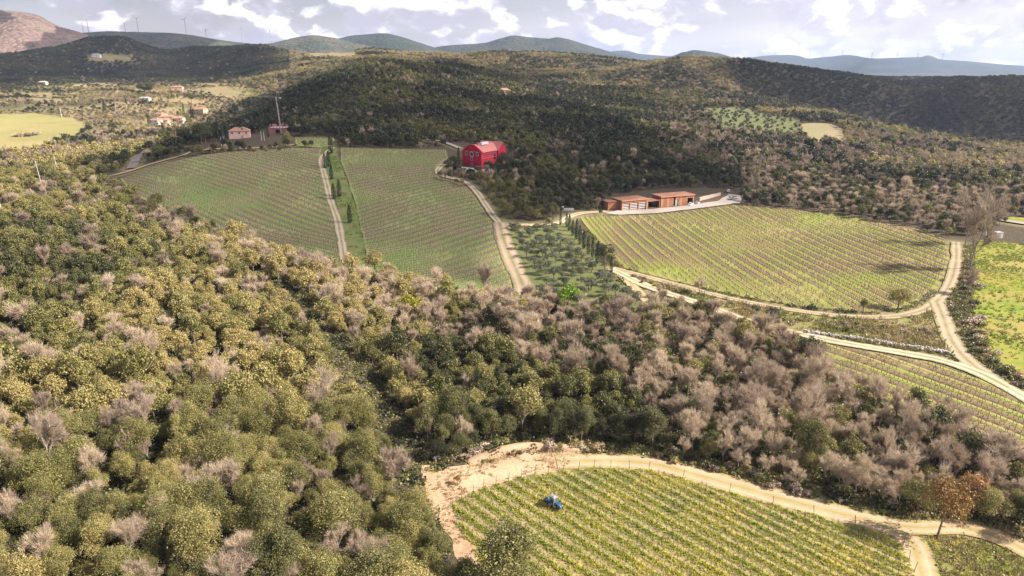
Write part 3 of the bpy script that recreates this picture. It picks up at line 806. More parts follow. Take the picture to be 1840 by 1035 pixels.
def scatter(name, X, Y, Z, rz, sc, tint, meshes, label=None, cat=None, group=None, tilt=None):
    n = len(X)
    me = bpy.data.meshes.new(name); me.vertices.add(n)
    me.vertices.foreach_set('co', np.stack([X, Y, Z], 1).astype(np.float32).ravel())
    def put(nm, ty, arr, f):
        a = me.attributes.new(nm, ty, 'POINT'); a.data.foreach_set(f, np.ascontiguousarray(arr).ravel())
    sc = np.asarray(sc, float)
    if sc.ndim == 1: sc = np.stack([sc]*3, 1)
    rot = np.zeros((n, 3)); rot[:, 2] = rz
    if tilt is not None: rot[:, 0] = tilt
    put('rot', 'FLOAT_VECTOR', rot.astype(np.float32), 'vector'); put('scl', 'FLOAT_VECTOR', sc.astype(np.float32), 'vector')
    put('idx', 'INT', rng.integers(0, len(meshes), n).astype(np.int32), 'value'); put('tint', 'FLOAT', np.asarray(tint, np.float32), 'value')
    protos = [bpy.data.objects.new('source', m) for m in meshes]
    o = add(name, me); md = o.modifiers.new('scatter', 'NODES'); md.node_group = scatter_group(protos)
    return tag(o, label, cat, group, 'stuff')

# ------------------------------------------------------------------ where the trees stand
def jitter_ring(r0, r1, s, azmax=46):
    """jittered grid of points in the sector the camera looks over"""
    ext = r1*math.sin(math.radians(azmax))
    gx, gy = np.meshgrid(np.arange(-ext, ext, s), np.arange(r0*0.6, r1, s))
    gx = gx.ravel()+rng.uniform(-0.45, 0.45, gx.size)*s; gy = gy.ravel()+rng.uniform(-0.45, 0.45, gy.size)*s
    r = np.hypot(gx, gy); k = (r >= r0) & (r < r1) & (np.abs(np.arctan2(gx, gy)) < math.radians(azmax))
    return gx[k], gy[k]
SANDW = PW['sand_left']+[PW['sand_left'][0]]
pieces = [jitter_ring(62, 260, 3.05, 50), jitter_ring(260, 480, 4.1, 44), jitter_ring(480, 1150, 5.7, 42), jitter_ring(1150, 2700, 8.4, 41)]
TX = np.concatenate([p[0] for p in pieces]); TY = np.concatenate([p[1] for p in pieces])
LOD = np.concatenate([np.full(len(p[0]), i) for i, p in enumerate(pieces)])
TZ = H(TX, TY); TU, TV = project(TX, TY, TZ); TRr = np.hypot(TX, TY)
keep = (TU > -140) & (TU < 1980) & (TV < 1290)
for key in PW:
    if key in ('grove_far', 'clearing', 'bank', 'near_grass'): continue
    keep &= ~in_poly(TX, TY, PW[key])
for key in ('bank', 'near_grass', 'clearing', 'grove_far'): keep &= ~in_poly(TX, TY, PW[key])
for key, (line, wd) in TW.items():
    keep &= seg_dist(TX, TY, line) > wd*0.5+2.6
# kept clear: building plots, verges between fields, the track's shoulder round the near vineyard
CLEAR = [
 [(185, 312), (330, 276), (350, 286), (240, 328), (232, 352), (190, 338)],
 [(800, 262), (835, 255), (880, 262), (925, 285), (910, 300), (880, 312), (800, 308), (790, 285)],
 [(1088, 386), (1100, 352), (1180, 340), (1260, 338), (1330, 340), (1336, 370), (1200, 392), (1088, 396)],
 [(395, 262), (400, 245), (455, 240), (530, 246), (535, 266), (470, 268)],
 [(470, 245), (478, 232), (515, 230), (520, 246)],
 [(1706, 425), (1760, 425), (1800, 412), (1840, 400), (1990, 410), (1990, 440), (1760, 440), (1748, 520), (1752, 585), (1790, 650), (1860, 700), (1840, 715), (1740, 660), (1700, 600), (1690, 545), (1712, 505)],
 [(780, 880), (812, 905), (1000, 850), (1180, 848), (1612, 970), (1700, 1250), (900, 1250), (862, 1025), (800, 960)],
 [(752, 850), (775, 885), (772, 940), (785, 1000), (800, 1065), (880, 1065), (900, 1000), (830, 880)],
 [(1600, 940), (1700, 935), (1860, 975), (1990, 1050), (1990, 1250), (1640, 1250)],
 [(860, 835), (900, 808), (1010, 802), (1060, 818)],
 [(1180, 530), (1220, 528), (1420, 590), (1560, 622), (1560, 640), (1400, 612), (1250, 565)],
 [(760, 258), (800, 264), (815, 270), (760, 268)], [(574, 255), (612, 250), (640, 370), (672, 500), (612, 500), (560, 300)], [(1000, 398), (1045, 384), (1050, 400), (1124, 486), (1180, 530), (1120, 530), (1000, 415)],
 [(330, 262), (400, 255), (400, 275), (335, 280)],
]
for pg in CLEAR: keep &= ~in_poly(TX, TY, P(pg))
keep &= seg_dist(TX, TY, SANDW) > 2.6
# the valley on the left is open: trees in loose groups
inval = in_poly(TU, TV, VALLEY) & (TRr > 560)
clump = fbm(TX/42.0, TY/42.0, 3, 61)
keep &= ~(inval & (clump < 0.43 + 0.06*rng.normal(0, 1, len(TX))))
OPENFAR = [[(540, 92), (640, 90), (640, 104), (560, 104)], [(150, 98), (240, 99), (235, 112), (160, 110)]]
for pg in OPENFAR: keep &= ~(in_poly(TU, TV, pg) & (TRr > 1400))
keep &= ~((TRr < 480) & (rng.random(len(TX)) < 0.05))
keep &= ~(seg_dist(TX, TY, P([(500, 520), (560, 580), (640, 668), (700, 760), (748, 840)])) < 3.0+2.0*(fbm(TX/8, TY/8, 2, 9)))
TX, TY, TZ, TU, TV, TRr, LOD, inval = [a[keep] for a in (TX, TY, TZ, TU, TV, TRr, LOD, inval)]
n = len(TX); rnd = rng.random(n)
big = fbm(TX/70.0, TY/70.0, 3, 71); mid = fbm(TX/22.0, TY/22.0, 3, 73)
# share of leafless trees
pb = np.full(n, 0.20)
def setp(poly, val, rmin=0, rmax=1e9):
    global pb
    k = in_poly(TU, TV, poly) & (TRr > rmin) & (TRr < rmax); pb[k] = val
setp([(-200, 1400), (-200, 420), (560, 520), (760, 860), (900, 1400)], 0.19)
setp([(-200, 1400), (-200, 900), (200, 930), (500, 960), (640, 930), (800, 1400)], 0.33)
setp([(640, 480), (1200, 520), (1500, 640), (1400, 760), (1150, 720), (900, 650), (640, 560)], 0.66)
setp([(1130, 640), (1500, 640), (1960, 860), (1960, 960), (1500, 930), (1200, 850)], 0.84)
setp([(620, 640), (900, 650), (1130, 740), (1250, 860), (900, 840), (760, 850)], 0.14)
setp([(230, 330), (620, 470), (760, 520), (600, 520), (250, 400)], 0.50)
setp([(1320, 340), (1990, 360), (1990, 440), (1700, 425), (1320, 372)], 0.55)
setp([(1180, 200), (1990, 290), (1990, 360), (1500, 350), (1250, 300)], 0.45, 450, 1100)
pb[(TRr > 480) & (TRr < 1150) & (TU > 380) & (TU < 1180)] = 0.05
pb[inval] = 0.55
pb[(TRr > 1150)] = 0.25
dkfar = (TRr > 1500) & (TU < 520) | (TRr > 950) & (TU > 1330)
pb[dkfar] = 0.04
setp([(880, 300), (1330, 300), (1345, 374), (1100, 382), (1000, 402), (900, 402)], 0.10)
pb = np.clip(pb+(big-0.5)*1.1*(pb*(1-pb))*4*0.5, 0.02, 0.95)
isbare = rnd < pb
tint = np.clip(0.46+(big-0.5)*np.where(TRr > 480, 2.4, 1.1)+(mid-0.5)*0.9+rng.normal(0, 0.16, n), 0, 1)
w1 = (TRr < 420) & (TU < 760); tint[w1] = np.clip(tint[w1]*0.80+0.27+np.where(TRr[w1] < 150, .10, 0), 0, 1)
dk = (TRr > 440) & (TRr < 1150) & (TU > 360) & (TU < 1350); tint[dk & ~isbare] = np.clip(tint[dk & ~isbare]*0.5-0.04, 0, 1); tint[dk & isbare] *= 0.6  # oak tints lowered to deepen the cloud shade on the central hill
tint[dkfar & ~isbare] *= 0.35; tint[dkfar & isbare] *= .3  # darker oak tints imitate shadow on the far hill and right ridge
tz = in_poly(TU, TV, [(880, 300), (1330, 300), (1990, 362), (1990, 440), (1700, 425), (1345, 374), (1100, 382), (1000, 402), (900, 402)]); tint[tz] *= np.where(isbare[tz], 0.3, 0.6)  # tints darkened in place of cloud shadow on the woods round the sheds
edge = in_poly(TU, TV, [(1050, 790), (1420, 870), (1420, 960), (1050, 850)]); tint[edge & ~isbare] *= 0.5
tint[isbare] = np.clip(np.where(TRr[isbare] > 480, .22, .58)+(mid[isbare]-0.5)*1.1+rng.normal(0, 0.16, isbare.sum()), 0, 1)
scl = np.where(TRr < 480, rng.uniform(0.38, 0.76, n)+0.6*(rng.random(n)**5), np.where(TRr < 1150, rng.uniform(0.72, 1.25, n), rng.uniform(1.0, 1.6, n)))
scl = np.where(isbare & (TRr < 480), scl*0.95, scl)
scl[inval] *= rng.uniform(0.45, 0.9, int(inval.sum()))
# smaller growth on the sandy bank and along the edges of the woods
hs = scl*np.where(TRr < 480, rng.uniform(0.95, 1.45, n), np.where(TRr < 1150, rng.uniform(0.8, 1.25, n), rng.uniform(0.6, 0.85, n)))
small_z = in_poly(TU, TV, [(800, 835), (870, 800), (1060, 795), (1100, 815), (1000, 830)]); scl[small_z] *= 0.45; hs[small_z] *= 0.40
rz = rng.uniform(0, 6.283, n)

def zone(u, v, r):
    """where a tree stands, in words someone can follow"""
    if u < 760 and v > 860:
        return 'at the bottom left corner' if u < 220 else ('along the bottom of the left wood' if u < 520 else 'beside the sandy patch')
    if u < 640 and v > 640: return 'by the left picture edge' if u < 250 else 'low in the left wood'
    if u < 640: return 'high in the left wood' if v < 520 else 'amid the left wood'
    if u < 900: return 'in the hollow between the woods' if v > 600 else 'below the shaded vineyards'
    if v > 780: return 'behind the near sandy track' if u < 1400 else 'behind the russet tree'
    if u < 1200: return 'below the olive grove' if v < 640 else 'above the near vineyard'
    return 'in the bare right-hand wood' if v > 640 else 'below the pale main track'
def colour(t, bare):
    if bare: return 'dark brown' if t < 0.35 else ('pinkish grey' if t < 0.68 else 'pale pink-brown')
    return 'dark green' if t < 0.3 else ('olive green' if t < 0.52 else ('yellow-green' if t < 0.75 else 'golden brown'))
def size_word(s): return 'small' if s < 0.85 else ('large' if s > 1.1 else 'middling')
inframe = (TU > -40) & (TU < 1880) & (TV < 1180) & (TV - 7.5*FOC/np.maximum(TRr, 1) < 1035)
single = np.zeros(n, bool)
for want, name in ((~isbare, 'evergreen_oak'), (isbare, 'bare_tree')):
    k = np.where(want & inframe & (LOD < 2))[0]; k = k[np.argsort(TRr[k])][:300]; single[k] = True
    meshes = OAK if name == 'evergreen_oak' else BARE
    for i in k:
        cm, tm = meshes[rng.integers(0, len(meshes))]
        e = empty(name, (TX[i], TY[i], TZ[i]), rz[i]); qx = rng.uniform(0.78, 1.25); e.scale = (scl[i]*qx, scl[i]/qx, hs[i]); e.rotation_euler = (rng.normal(0, .07), rng.normal(0, .07), rz[i])
        where = zone(TU[i], TV[i], TRr[i])
        cw = colour(tint[i], isbare[i])
        if name == 'evergreen_oak': tag(e, f'{size_word(scl[i])} {cw} evergreen oak {where}', 'tree', 'evergreen oaks of the woods')
        else: tag(e, f'{size_word(scl[i])} {cw} leafless tree {where}', 'tree', 'leafless trees of the woods')
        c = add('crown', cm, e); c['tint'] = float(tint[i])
        add('trunk', tm, e)
rest = ~single
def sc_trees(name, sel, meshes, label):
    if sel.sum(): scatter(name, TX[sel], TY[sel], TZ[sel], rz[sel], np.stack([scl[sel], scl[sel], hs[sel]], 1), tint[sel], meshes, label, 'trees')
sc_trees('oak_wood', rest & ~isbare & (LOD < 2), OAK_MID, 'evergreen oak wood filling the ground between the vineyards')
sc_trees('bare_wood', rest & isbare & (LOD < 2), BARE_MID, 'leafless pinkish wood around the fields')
sc_trees('hill_oak_wood', rest & ~isbare & (LOD == 2), OAK_LOW, 'shade-darkened evergreen wood covering the hill behind the red house')
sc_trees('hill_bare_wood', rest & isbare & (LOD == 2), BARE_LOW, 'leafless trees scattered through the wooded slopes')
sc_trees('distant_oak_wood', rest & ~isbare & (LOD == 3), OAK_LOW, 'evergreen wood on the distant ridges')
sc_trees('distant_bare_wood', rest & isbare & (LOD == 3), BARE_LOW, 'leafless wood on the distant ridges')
print('trees', n, 'single', single.sum())

# ------------------------------------------------------------------ placing by sight
def spot(u, v, dz=0.0):
    x, y, z = ground_at(u, v)
    mpp = (y*CP+(CAM_H-z)*SP)/FOC
    return Vector((x, y, z+dz)), mpp
def yaw_to_cam(p): return math.atan2(p.x, -p.y)*-1

# ------------------------------------------------------------------ vines
def rows_in(key, spacing, along, jit=0.12, rowj=0.1):
    """points along the rows of a vineyard"""
    poly = PW[key]; d = RD[key]
    pts = np.array([(p[0]*d[0]+p[1]*d[1], -p[0]*d[1]+p[1]*d[0]) for p in poly])
    k0, k1 = math.ceil(pts[:, 1].min()/spacing), math.floor(pts[:, 1].max()/spacing)
    A, B = np.meshgrid(np.arange(pts[:, 0].min(), pts[:, 0].max(), along), np.arange(k0, k1+1)*spacing)
    A = A+rng.uniform(0, along, (A.shape[0], 1)); a = A.ravel()+rng.normal(0, jit, A.size); b = B.ravel()+rng.normal(0, rowj, A.size)
    X = a*d[0]-b*d[1]; Y = a*d[1]+b*d[0]
    k = in_poly(X, Y, poly) & (seg_dist(X, Y, poly+[poly[0]]) > 1.0)
    return X[k], Y[k], np.round(B.ravel()[k]/spacing).astype(int), math.atan2(d[1], d[0])
def vine_mesh(name, wires=False, stake=True, thick=1.0, canes=9):
    w_ = MB(); s_ = MB()
    z = 0.65+rng.uniform(-.06, .06); lean = rng.uniform(-.08, .08)
    w_.tube((0, 0, -0.1), (lean, 0.03, z), 0.035*thick, 0.028*thick, 4, False)
    for sgn in (-1, 1):
        e = (lean+sgn*rng.uniform(.38, .5), rng.uniform(-.04, .04), z+rng.uniform(.02, .12))
        w_.tube((lean, 0.03, z), e, 0.022*thick, 0.014*thick, 3, False)
    for i in range(canes):
        x0 = lean+rng.uniform(-.45, .45)
        w_.tube((x0, 0.02, z+0.04), (x0+rng.uniform(-.15, .15), rng.uniform(-.12, .12), z+rng.uniform(.3, .75)), 0.012*thick, 0.006*thick, 3, False)
    if stake: s_.tube((lean*0.5, 0.05, -0.1), (lean*0.5+rng.uniform(-.05, .05), 0.05, 1.45), 0.022*thick, 0.022*thick, 4)
    return cat_mesh(name, [(w_.V, w_.F, 0)]+([(s_.V, s_.F, 1)] if stake else []), [M['vinewood'], M['stake']])
VN = [vine_mesh('grapevine', stake=(k % 2 == 0), thick=1.3) for k in range(5)]
VF = [vine_mesh('grapevine_far', stake=(k % 3 == 0), thick=1.8, canes=9) for k in range(5)]
X, Y, R_, ang = rows_in('near_vines', 2.35, 0.95, 0.1, 0.05)
Z = H(X, Y)+lift(X, Y); u_, v_ = project(X, Y, Z)
k = (u_ > -20) & (u_ < 1860) & (v_ < 1100); X, Y, Z, R_, u_, v_ = [a[k] for a in (X, Y, Z, R_, u_, v_)]
d_ = np.hypot(X, Y); order = np.argsort(d_+np.where(v_ > 1030, 1000, 0)); near = order[:300]; far = order[300:]
for i in near:
    o = add('grapevine', VN[rng.integers(0, 5)], loc=(X[i], Y[i], Z[i])); o.rotation_euler = (0, 0, ang+rng.uniform(-.1, .1))
    side = 'left' if u_[i] < 1150 else ('right' if u_[i] > 1400 else 'middle')
    tag(o, f'pruned bare grapevine in the near vineyard, bottom edge, {side}', 'grapevine', 'pruned vines of the near vineyard')
scatter('grapevines', X[far], Y[far], Z[far], ang+rng.uniform(-.1, .1, len(far)), rng.uniform(.85, 1.15, len(far)), rng.random(len(far)), VN, 'pruned vines in rows on the near vineyard', 'vines')
for key, sp, al in (('vines_left', 2.4, 1.1), ('vines_mid', 2.4, 1.1), ('vines_right', 2.5, 1.0), ('vines_low', 2.5, 1.0), ('vines_top', 2.4, 1.1)):
    X, Y, R_, a2 = rows_in(key, sp, al, 0.15, 0.06); Z = H(X, Y)+lift(X, Y)
    gap = rng.random(len(X)) < np.clip(fbm(X/25, Y/25, 3, 91)*2.6-0.15, 0.35, 1)
    X, Y, Z = X[gap], Y[gap], Z[gap]
    nm = {'vines_left': 'pruned vines in rows on the shaded left vineyard', 'vines_mid': 'pruned vines in rows between the lane and the red house track', 'vines_right': 'pruned vines in rows on the sunny vineyard below the wooden sheds', 'vines_low': 'pruned vines below the pale main track', 'vines_top': 'pruned vines in the small plot above the lane'}[key]
    scatter('grapevines', X, Y, Z, a2+rng.uniform(-.1, .1, len(X)), np.stack([rng.uniform(1.0, 1.5, len(X)), np.ones(len(X))*1.0, rng.uniform(.75, 1.05, len(X))], 1), rng.random(len(X)), VF, nm, 'vines')

# end posts of the near rows
poly = PW['near_vines']; d = RD['near_vines']
acr = [-p[0]*d[1]+p[1]*d[0] for p in poly]
pm = MB(); pm.tube((0, 0, -0.2), (0, 0, 1.9), 0.05, 0.045, 6); post_me = pm.mesh('post_shaft', M['vinewood'])
for kk in range(math.ceil(min(acr)/2.35), math.floor(max(acr)/2.35)+1):
    b = kk*2.35; hits = []
    for i in range(len(poly)):
        p, q = poly[i], poly[(i+1) % len(poly)]
        bp, bq = -p[0]*d[1]+p[1]*d[0], -q[0]*d[1]+q[1]*d[0]
        if (bp-b)*(bq-b) < 0:
            t = (b-bp)/(bq-bp); hits.append((p[0]+(q[0]-p[0])*t, p[1]+(q[1]-p[1])*t))
    for e, (hx, hy) in enumerate(sorted(hits, key=lambda h: h[0]*d[0]+h[1]*d[1])):
        hz = float(H(hx, hy)); uu, vv = project(np.array(hx), np.array(hy), np.array(hz))
        if not (780 < uu < 1850 and vv < 1050): continue
        top = e % 2 == 0
        o = add('vineyard_post', post_me, loc=(hx, hy, hz)); o.rotation_euler = (rng.uniform(-.12, .12), rng.uniform(-.14, .14), 0)
        wh = 'left of the tractor' if uu < 960 else ('behind the tractor' if uu < 1120 else ('right of the tractor' if uu < 1400 else 'near the russet tree'))
        tag(o, f"dark row-end post {'along the sandy track' if top else 'at the right vineyard edge'}, {wh}", 'post', 'row-end posts of the near vineyard')

# ------------------------------------------------------------------ weeds, grass and scrub
def tuft(name, nbl, w_, h_, bw, mat):
    V = []; F = []
    for i in range(nbl):
        t = rng.uniform(0, 6.28); r = w_*math.sqrt(rng.uniform(0, 1))*0.5
        x, y = r*math.cos(t), r*math.sin(t); q = rng.uniform(0, 6.28); hh = h_*rng.uniform(.5, 1.2)
        lx, ly = math.cos(t)*hh*0.45, math.sin(t)*hh*0.45; b = len(V)
        V += [(x-bw*math.cos(q), y-bw*math.sin(q), -.03), (x+bw*math.cos(q), y+bw*math.sin(q), -.03), (x+lx*.6+bw*math.cos(q), y+ly*.6+bw*math.sin(q), hh*.75), (x+lx, y+ly, hh), (x+lx*.6-bw*math.cos(q), y+ly*.6-bw*math.sin(q), hh*.75)]
        F += [(b, b+1, b+2, b+4), (b+4, b+2, b+3)]
    return mesh_from(name, V, F, [mat])
def leafy(name, n_, w_, h_, size, mat):
    a = rng.normal(0, 1, (n_, 3)); a /= np.linalg.norm(a, axis=1)[:, None]; a[:, 2] = np.abs(a[:, 2])
    C = a*np.array([w_/2, w_/2, h_])*rng.uniform(.55, 1.05, (n_, 1)); V, F = leaf_quads(C, a, size, 0.7)
    return mesh_from(name, V, F, [mat])
WEED = [tuft('weed', 14, .5, .38, .035, M['weed']) for _ in range(3)]+[leafy('weed', 30, .6, .32, .16, M['weed']) for _ in range(3)]
DRY = [tuft('dry_tuft', 14, .6, .5, .035, M['drygrass']) for _ in range(3)]+[leafy('dry_tuft', 26, .8, .4, .2, M['drygrass']) for _ in range(2)]
def fill(polyw, s):
    xs = [p[0] for p in polyw]; ys = [p[1] for p in polyw]
    gx, gy = np.meshgrid(np.arange(min(xs), max(xs), s), np.arange(min(ys), max(ys), s))
    gx = gx.ravel()+rng.uniform(-.5, .5, gx.size)*s; gy = gy.ravel()+rng.uniform(-.5, .5, gy.size)*s
    k = in_poly(gx, gy, polyw); return gx[k], gy[k]
def onscreen(X, Y, Z, m=30):
    u, v = project(X, Y, Z); return (u > -m) & (u < 1840+m) & (v < 1035+m) & (v > -m)
X, Y = fill(PW['near_vines'], 0.36); Z = H(X, Y)+lift(X, Y)
k = onscreen(X, Y, Z); X, Y, Z = X[k], Y[k], Z[k]
dd = RD['near_vines']; ac = (-X*dd[1]+Y*dd[0])/2.35; al = X*dd[0]+Y*dd[1]; fs = ac-np.round(ac); fr = np.abs(fs)     # 0 under the vines
wild = np.clip((project(X, Y, Z)[0]-930)/160.0, 0, 1)
dens = 0.35+0.75*fbm(X/3.0, Y/3.0, 3, 101)+0.5*(fbm(X/14, Y/14, 2, 103)-0.4)
# narrow worked line beside each row; wheel marks of the tractor in some alleys
gapk = (fs > 0.13) & (fs < 0.49); dens *= np.where(gapk, 0.02+0.09*wild, 1.5)
k = rng.random(len(X)) < dens
X, Y, Z, fr, wild = X[k], Y[k], Z[k], fr[k], wild[k]
ye = fbm(X/7.0, Y/7.0, 3, 107); tn_ = np.clip(0.48+0.9*(ye-0.5)+0.10*wild+rng.normal(0, .09, len(X)), 0, 1)
hgt = rng.uniform(.6, 1.4, len(X))*(0.75+0.6*ye)*np.where(fr < 0.17, 1.0, .7)
scatter('weeds', X, Y, Z, rng.uniform(0, 6.28, len(X)), np.stack([hgt*.9+.2, hgt*.9+.2, hgt], 1), tn_, WEED, 'yellow-green weeds between the near vine rows', 'weeds')
print('weeds', len(X))
X, Y = fill(PW['near_grass'], 0.5); Z = H(X, Y); k = onscreen(X, Y, Z) & (fbm(X/4, Y/4, 3, 3) > .22)
for key in ('track_near', 'track_near_end'): k &= seg_dist(X, Y, TW[key][0]) > TW[key][1]*.62
X, Y, Z = X[k], Y[k], Z[k]
scatter('verge_grass', X, Y, Z, rng.uniform(0, 6.28, len(X)), rng.uniform(.6, 1.6, len(X)), np.clip(fbm(X/6, Y/6, 3, 5)*1.2-.1, 0, 1), WEED[:3]+DRY, 'mixed green and dry grass right of the near vineyard', 'grass')
# shoulders of the near track and the bank above it
band = P([(860, 838), (960, 812), (1100, 818), (1250, 846), (1400, 886), (1560, 930), (1700, 942), (1860, 980), (1990, 1030), (1990, 950), (1840, 930), (1560, 895), (1380, 855), (1200, 812), (1040, 790), (900, 795), (780, 830), (760, 850), (800, 846)])
X, Y = fill(band, 0.55); Z = H(X, Y); k = onscreen(X, Y, Z) & (rng.random(len(X)) < np.clip(fbm(X/5, Y/5, 3, 13)*2-.45, 0, 1)) & (seg_dist(X, Y, TW['track_near'][0]) > 2.3) & (seg_dist(X, Y, TW['track_near_end'][0]) > 2.0)
X, Y, Z = X[k], Y[k], Z[k]
scatter('bank_grass', X, Y, Z, rng.uniform(0, 6.28, len(X)), rng.uniform(.5, 1.7, len(X)), np.clip(fbm(X/6, Y/6, 3, 15)*1.3-.1, 0, 1), DRY+WEED[3:4], 'dry grass along the edge of the near wood', 'grass')
X, Y = fill(PW['bank'], 0.8); Z = H(X, Y); k = (rng.random(len(X)) < np.clip(fbm(X/7, Y/7, 3, 17)*2.2-.5, 0, 1))
for key in ('track_main', 'track_field', 'track_side'): k &= seg_dist(X, Y, TW[key][0]) > TW[key][1]*.62
X, Y, Z = X[k], Y[k], Z[k]
scatter('bank_grass', X, Y, Z, rng.uniform(0, 6.28, len(X)), rng.uniform(.8, 2.6, len(X)), np.clip(fbm(X/10, Y/10, 3, 19)*1.6-.3, 0, 1), DRY, 'rough brown and green growth on the bank below the sunny vineyard', 'grass')
X, Y = fill(PW['sand_left'], 0.7); Z = H(X, Y); k = onscreen(X, Y, Z) & (fbm(X/3, Y/3, 3, 23) > .52); X, Y, Z = X[k], Y[k], Z[k]
scatter('sand_grass', X, Y, Z, rng.uniform(0, 6.28, len(X)), rng.uniform(.4, 1.0, len(X)), rng.uniform(.3, 1, len(X)), DRY, 'thin dry grass on the sandy patch', 'grass')
EX = P([(1712, 440), (1750, 440), (1750, 560), (1776, 636), (1840, 690), (1840, 712), (1770, 664), (1712, 612), (1696, 556), (1720, 500)])
X, Y = fill(EX, 0.9); Z = H(X, Y); k = (fbm(X/5, Y/5, 3, 27) > .46) & (seg_dist(X, Y, TW['track_side'][0]) > 2.6) & (seg_dist(X, Y, TW['track_field'][0]) > 2.4) & (seg_dist(X, Y, TW['track_main'][0]) > 2.6)
X, Y, Z = X[k], Y[k], Z[k]
scatter('bank_grass', X, Y, Z, rng.uniform(0, 6.28, len(X)), rng.uniform(.8, 2.6, len(X)), np.clip(fbm(X/9, Y/9, 3, 29)*1.6-.2, 0, 1), DRY, 'rough grass between the side track and the bright meadow', 'grass')

X, Y = fill(PW['meadow'], 1.0); Z = H(X, Y); k = onscreen(X, Y, Z) & (rng.random(len(X)) < np.clip(fbm(X/9, Y/9, 4, 43)*2.4-.55, 0.05, 1)); X, Y, Z = X[k], Y[k], Z[k]+lift(X[k], Y[k])
scatter('meadow_grass', X, Y, Z, rng.uniform(0, 6.28, len(X)), rng.uniform(.8, 1.9, len(X)), np.clip(fbm(X/20, Y/20, 3, 45)*1.3-.42+rng.normal(0, .12, len(X)), 0, 1), WEED, 'uneven tall grass on the bright meadow', 'grass')
X, Y = fill(PW['lane_grass'], 1.1); Z = H(X, Y); k = (fbm(X/8, Y/8, 4, 49) > .5) & (seg_dist(X, Y, TW['track_lane'][0]) > 2); X, Y, Z = X[k], Y[k], Z[k]+lift(X[k], Y[k])
scatter('lane_grass', X, Y, Z, rng.uniform(0, 6.28, len(X)), rng.uniform(.7, 1.5, len(X)), rng.uniform(0, .3, len(X)), WEED, 'tall grass along the green cypress lane', 'grass')

# undergrowth on the floor of the near woods
gx, gy = jitter_ring(58, 300, 1.7, 50); gz = H(gx, gy); k = onscreen(gx, gy, gz, 60)
for key in PW: k &= ~in_poly(gx, gy, PW[key])
for key, (line, wd) in TW.items(): k &= seg_dist(gx, gy, line) > wd*0.75
gx, gy, gz = gx[k], gy[k], gz[k]
UND = [leafy('undergrowth', 60, 2.2, 1.1, .34, M['oak']), leafy('undergrowth', 60, 2.4, .9, .34, M['oak']), leafy('undergrowth', 50, 2.2, .8, .3, M['drygrass'])]
scatter('undergrowth', gx, gy, gz, rng.uniform(0, 6.28, len(gx)), rng.uniform(.5, 1.5, len(gx)), np.clip(fbm(gx/15, gy/15, 3, 33)*1.0-.22+rng.normal(0, .1, len(gx)), 0, 1), UND, 'low undergrowth on the floor of the near woods', 'undergrowth')

# ------------------------------------------------------------------ single trees
def cypress_mesh(n_=1100, size=.30):
    t = rng.uniform(0, 1, n_); a = rng.uniform(0, 6.28, n_)
    prof = np.interp(t, [0, .06, .25, .6, .85, 1], [.55, .8, 1.0, .85, .5, .08])*(1+.14*np.sin(a*3+t*9))
    r = .95*prof*rng.uniform(.78, 1.05, n_)
    C = np.stack([r*np.cos(a), r*np.sin(a), .45+t*8.0], 1); N = np.stack([np.cos(a), np.sin(a), .35+0*a], 1)
    V, F = leaf_quads(C, N, size, .45, .8); mb = MB().tube((0, 0, -.3), (0, 0, 7.0), .14, .05, 5, False)
    return mesh_from('cypress_crown', V, F, [M['cypress']]), mb.mesh('cypress_trunk', M['bark'])
CYP = [cypress_mesh() for _ in range(3)]
def olive_mesh():
    C, d_ = crown_points(900, 4.2, 3.6, .9, 10); V, F = leaf_quads(C, d_, .26, .7)
    return mesh_from('olive_crown', V, F, [M['olive']]), trunk_mb(1.2, .2, 1.0).mesh('olive_trunk', M['bark'])
OLV = [olive_mesh() for _ in range(4)]
def pine_mesh(w_=7.0, h_=8.5):
    L = []
    for i in range(16):
        t = rng.uniform(0, 6.28); r = w_*.5*.75*math.sqrt(rng.uniform(0, 1)); L.append((r*math.cos(t), r*math.sin(t), h_*rng.uniform(.58, .9), rng.uniform(.9, 1.5)))
    L = np.array(L); kk = rng.integers(0, 16, 2200); dv = rng.normal(0, 1, (2200, 3)); dv /= np.linalg.norm(dv, axis=1)[:, None]
    C = L[kk, :3]+dv*L[kk, 3:4]*np.array([1, 1, .6]); V, F = leaf_quads(C, dv, .3, .6)
    return mesh_from('pine_crown', V, F, [M['pine']]), trunk_mb(h_*.6, .2, 1.6).mesh('pine_trunk', M['bark'])
PINE = [pine_mesh() for _ in range(2)]
def recolour(pair, mat, name):
    m2 = pair[0].copy(); m2.name = name; m2.materials.clear(); m2.materials.append(mat); return (m2, pair[1])
def olive_like(n_, w_, h_, size, mat, th, lobes=16, z0=.12):
    C, d_ = crown_points(n_, w_, h_*.8, h_*z0, lobes); V, F = leaf_quads(C, d_, size, .75)
    return mesh_from('leafy_crown', V, F, [mat]), trunk_mb(th, .15, w_*.25).mesh('leafy_trunk', M['bark'])
def tree(name, pair, u, v, hpx=None, base_h=8.0, label='', cat='tree', group=None, tint_=.5, wf=1.0, dz=0, s=None):
    p, mpp = spot(u, v, dz)
    sc_ = s if s else hpx*mpp/base_h/0.95
    e = empty(name, p, rng.uniform(0, 6.28)); e.scale = (sc_*wf, sc_*wf, sc_)
    tag(e, label, cat, group)
    c = add('crown', pair[0], e); c['tint'] = float(tint_); add('trunk', pair[1], e)
    return e
alley = [(1007, 405, 20), (1018, 409, 24), (1023, 416, 27), (1029, 424, 26), (1036, 431, 33), (1042, 440, 31), (1049, 448, 30), (1057, 458, 31), (1065, 465, 33), (1074, 475, 37), (1098, 492, 28)]
ordn = ['topmost', 'second', 'third', 'fourth', 'fifth', 'sixth', 'seventh', 'eighth', 'ninth', 'tenth', 'last']
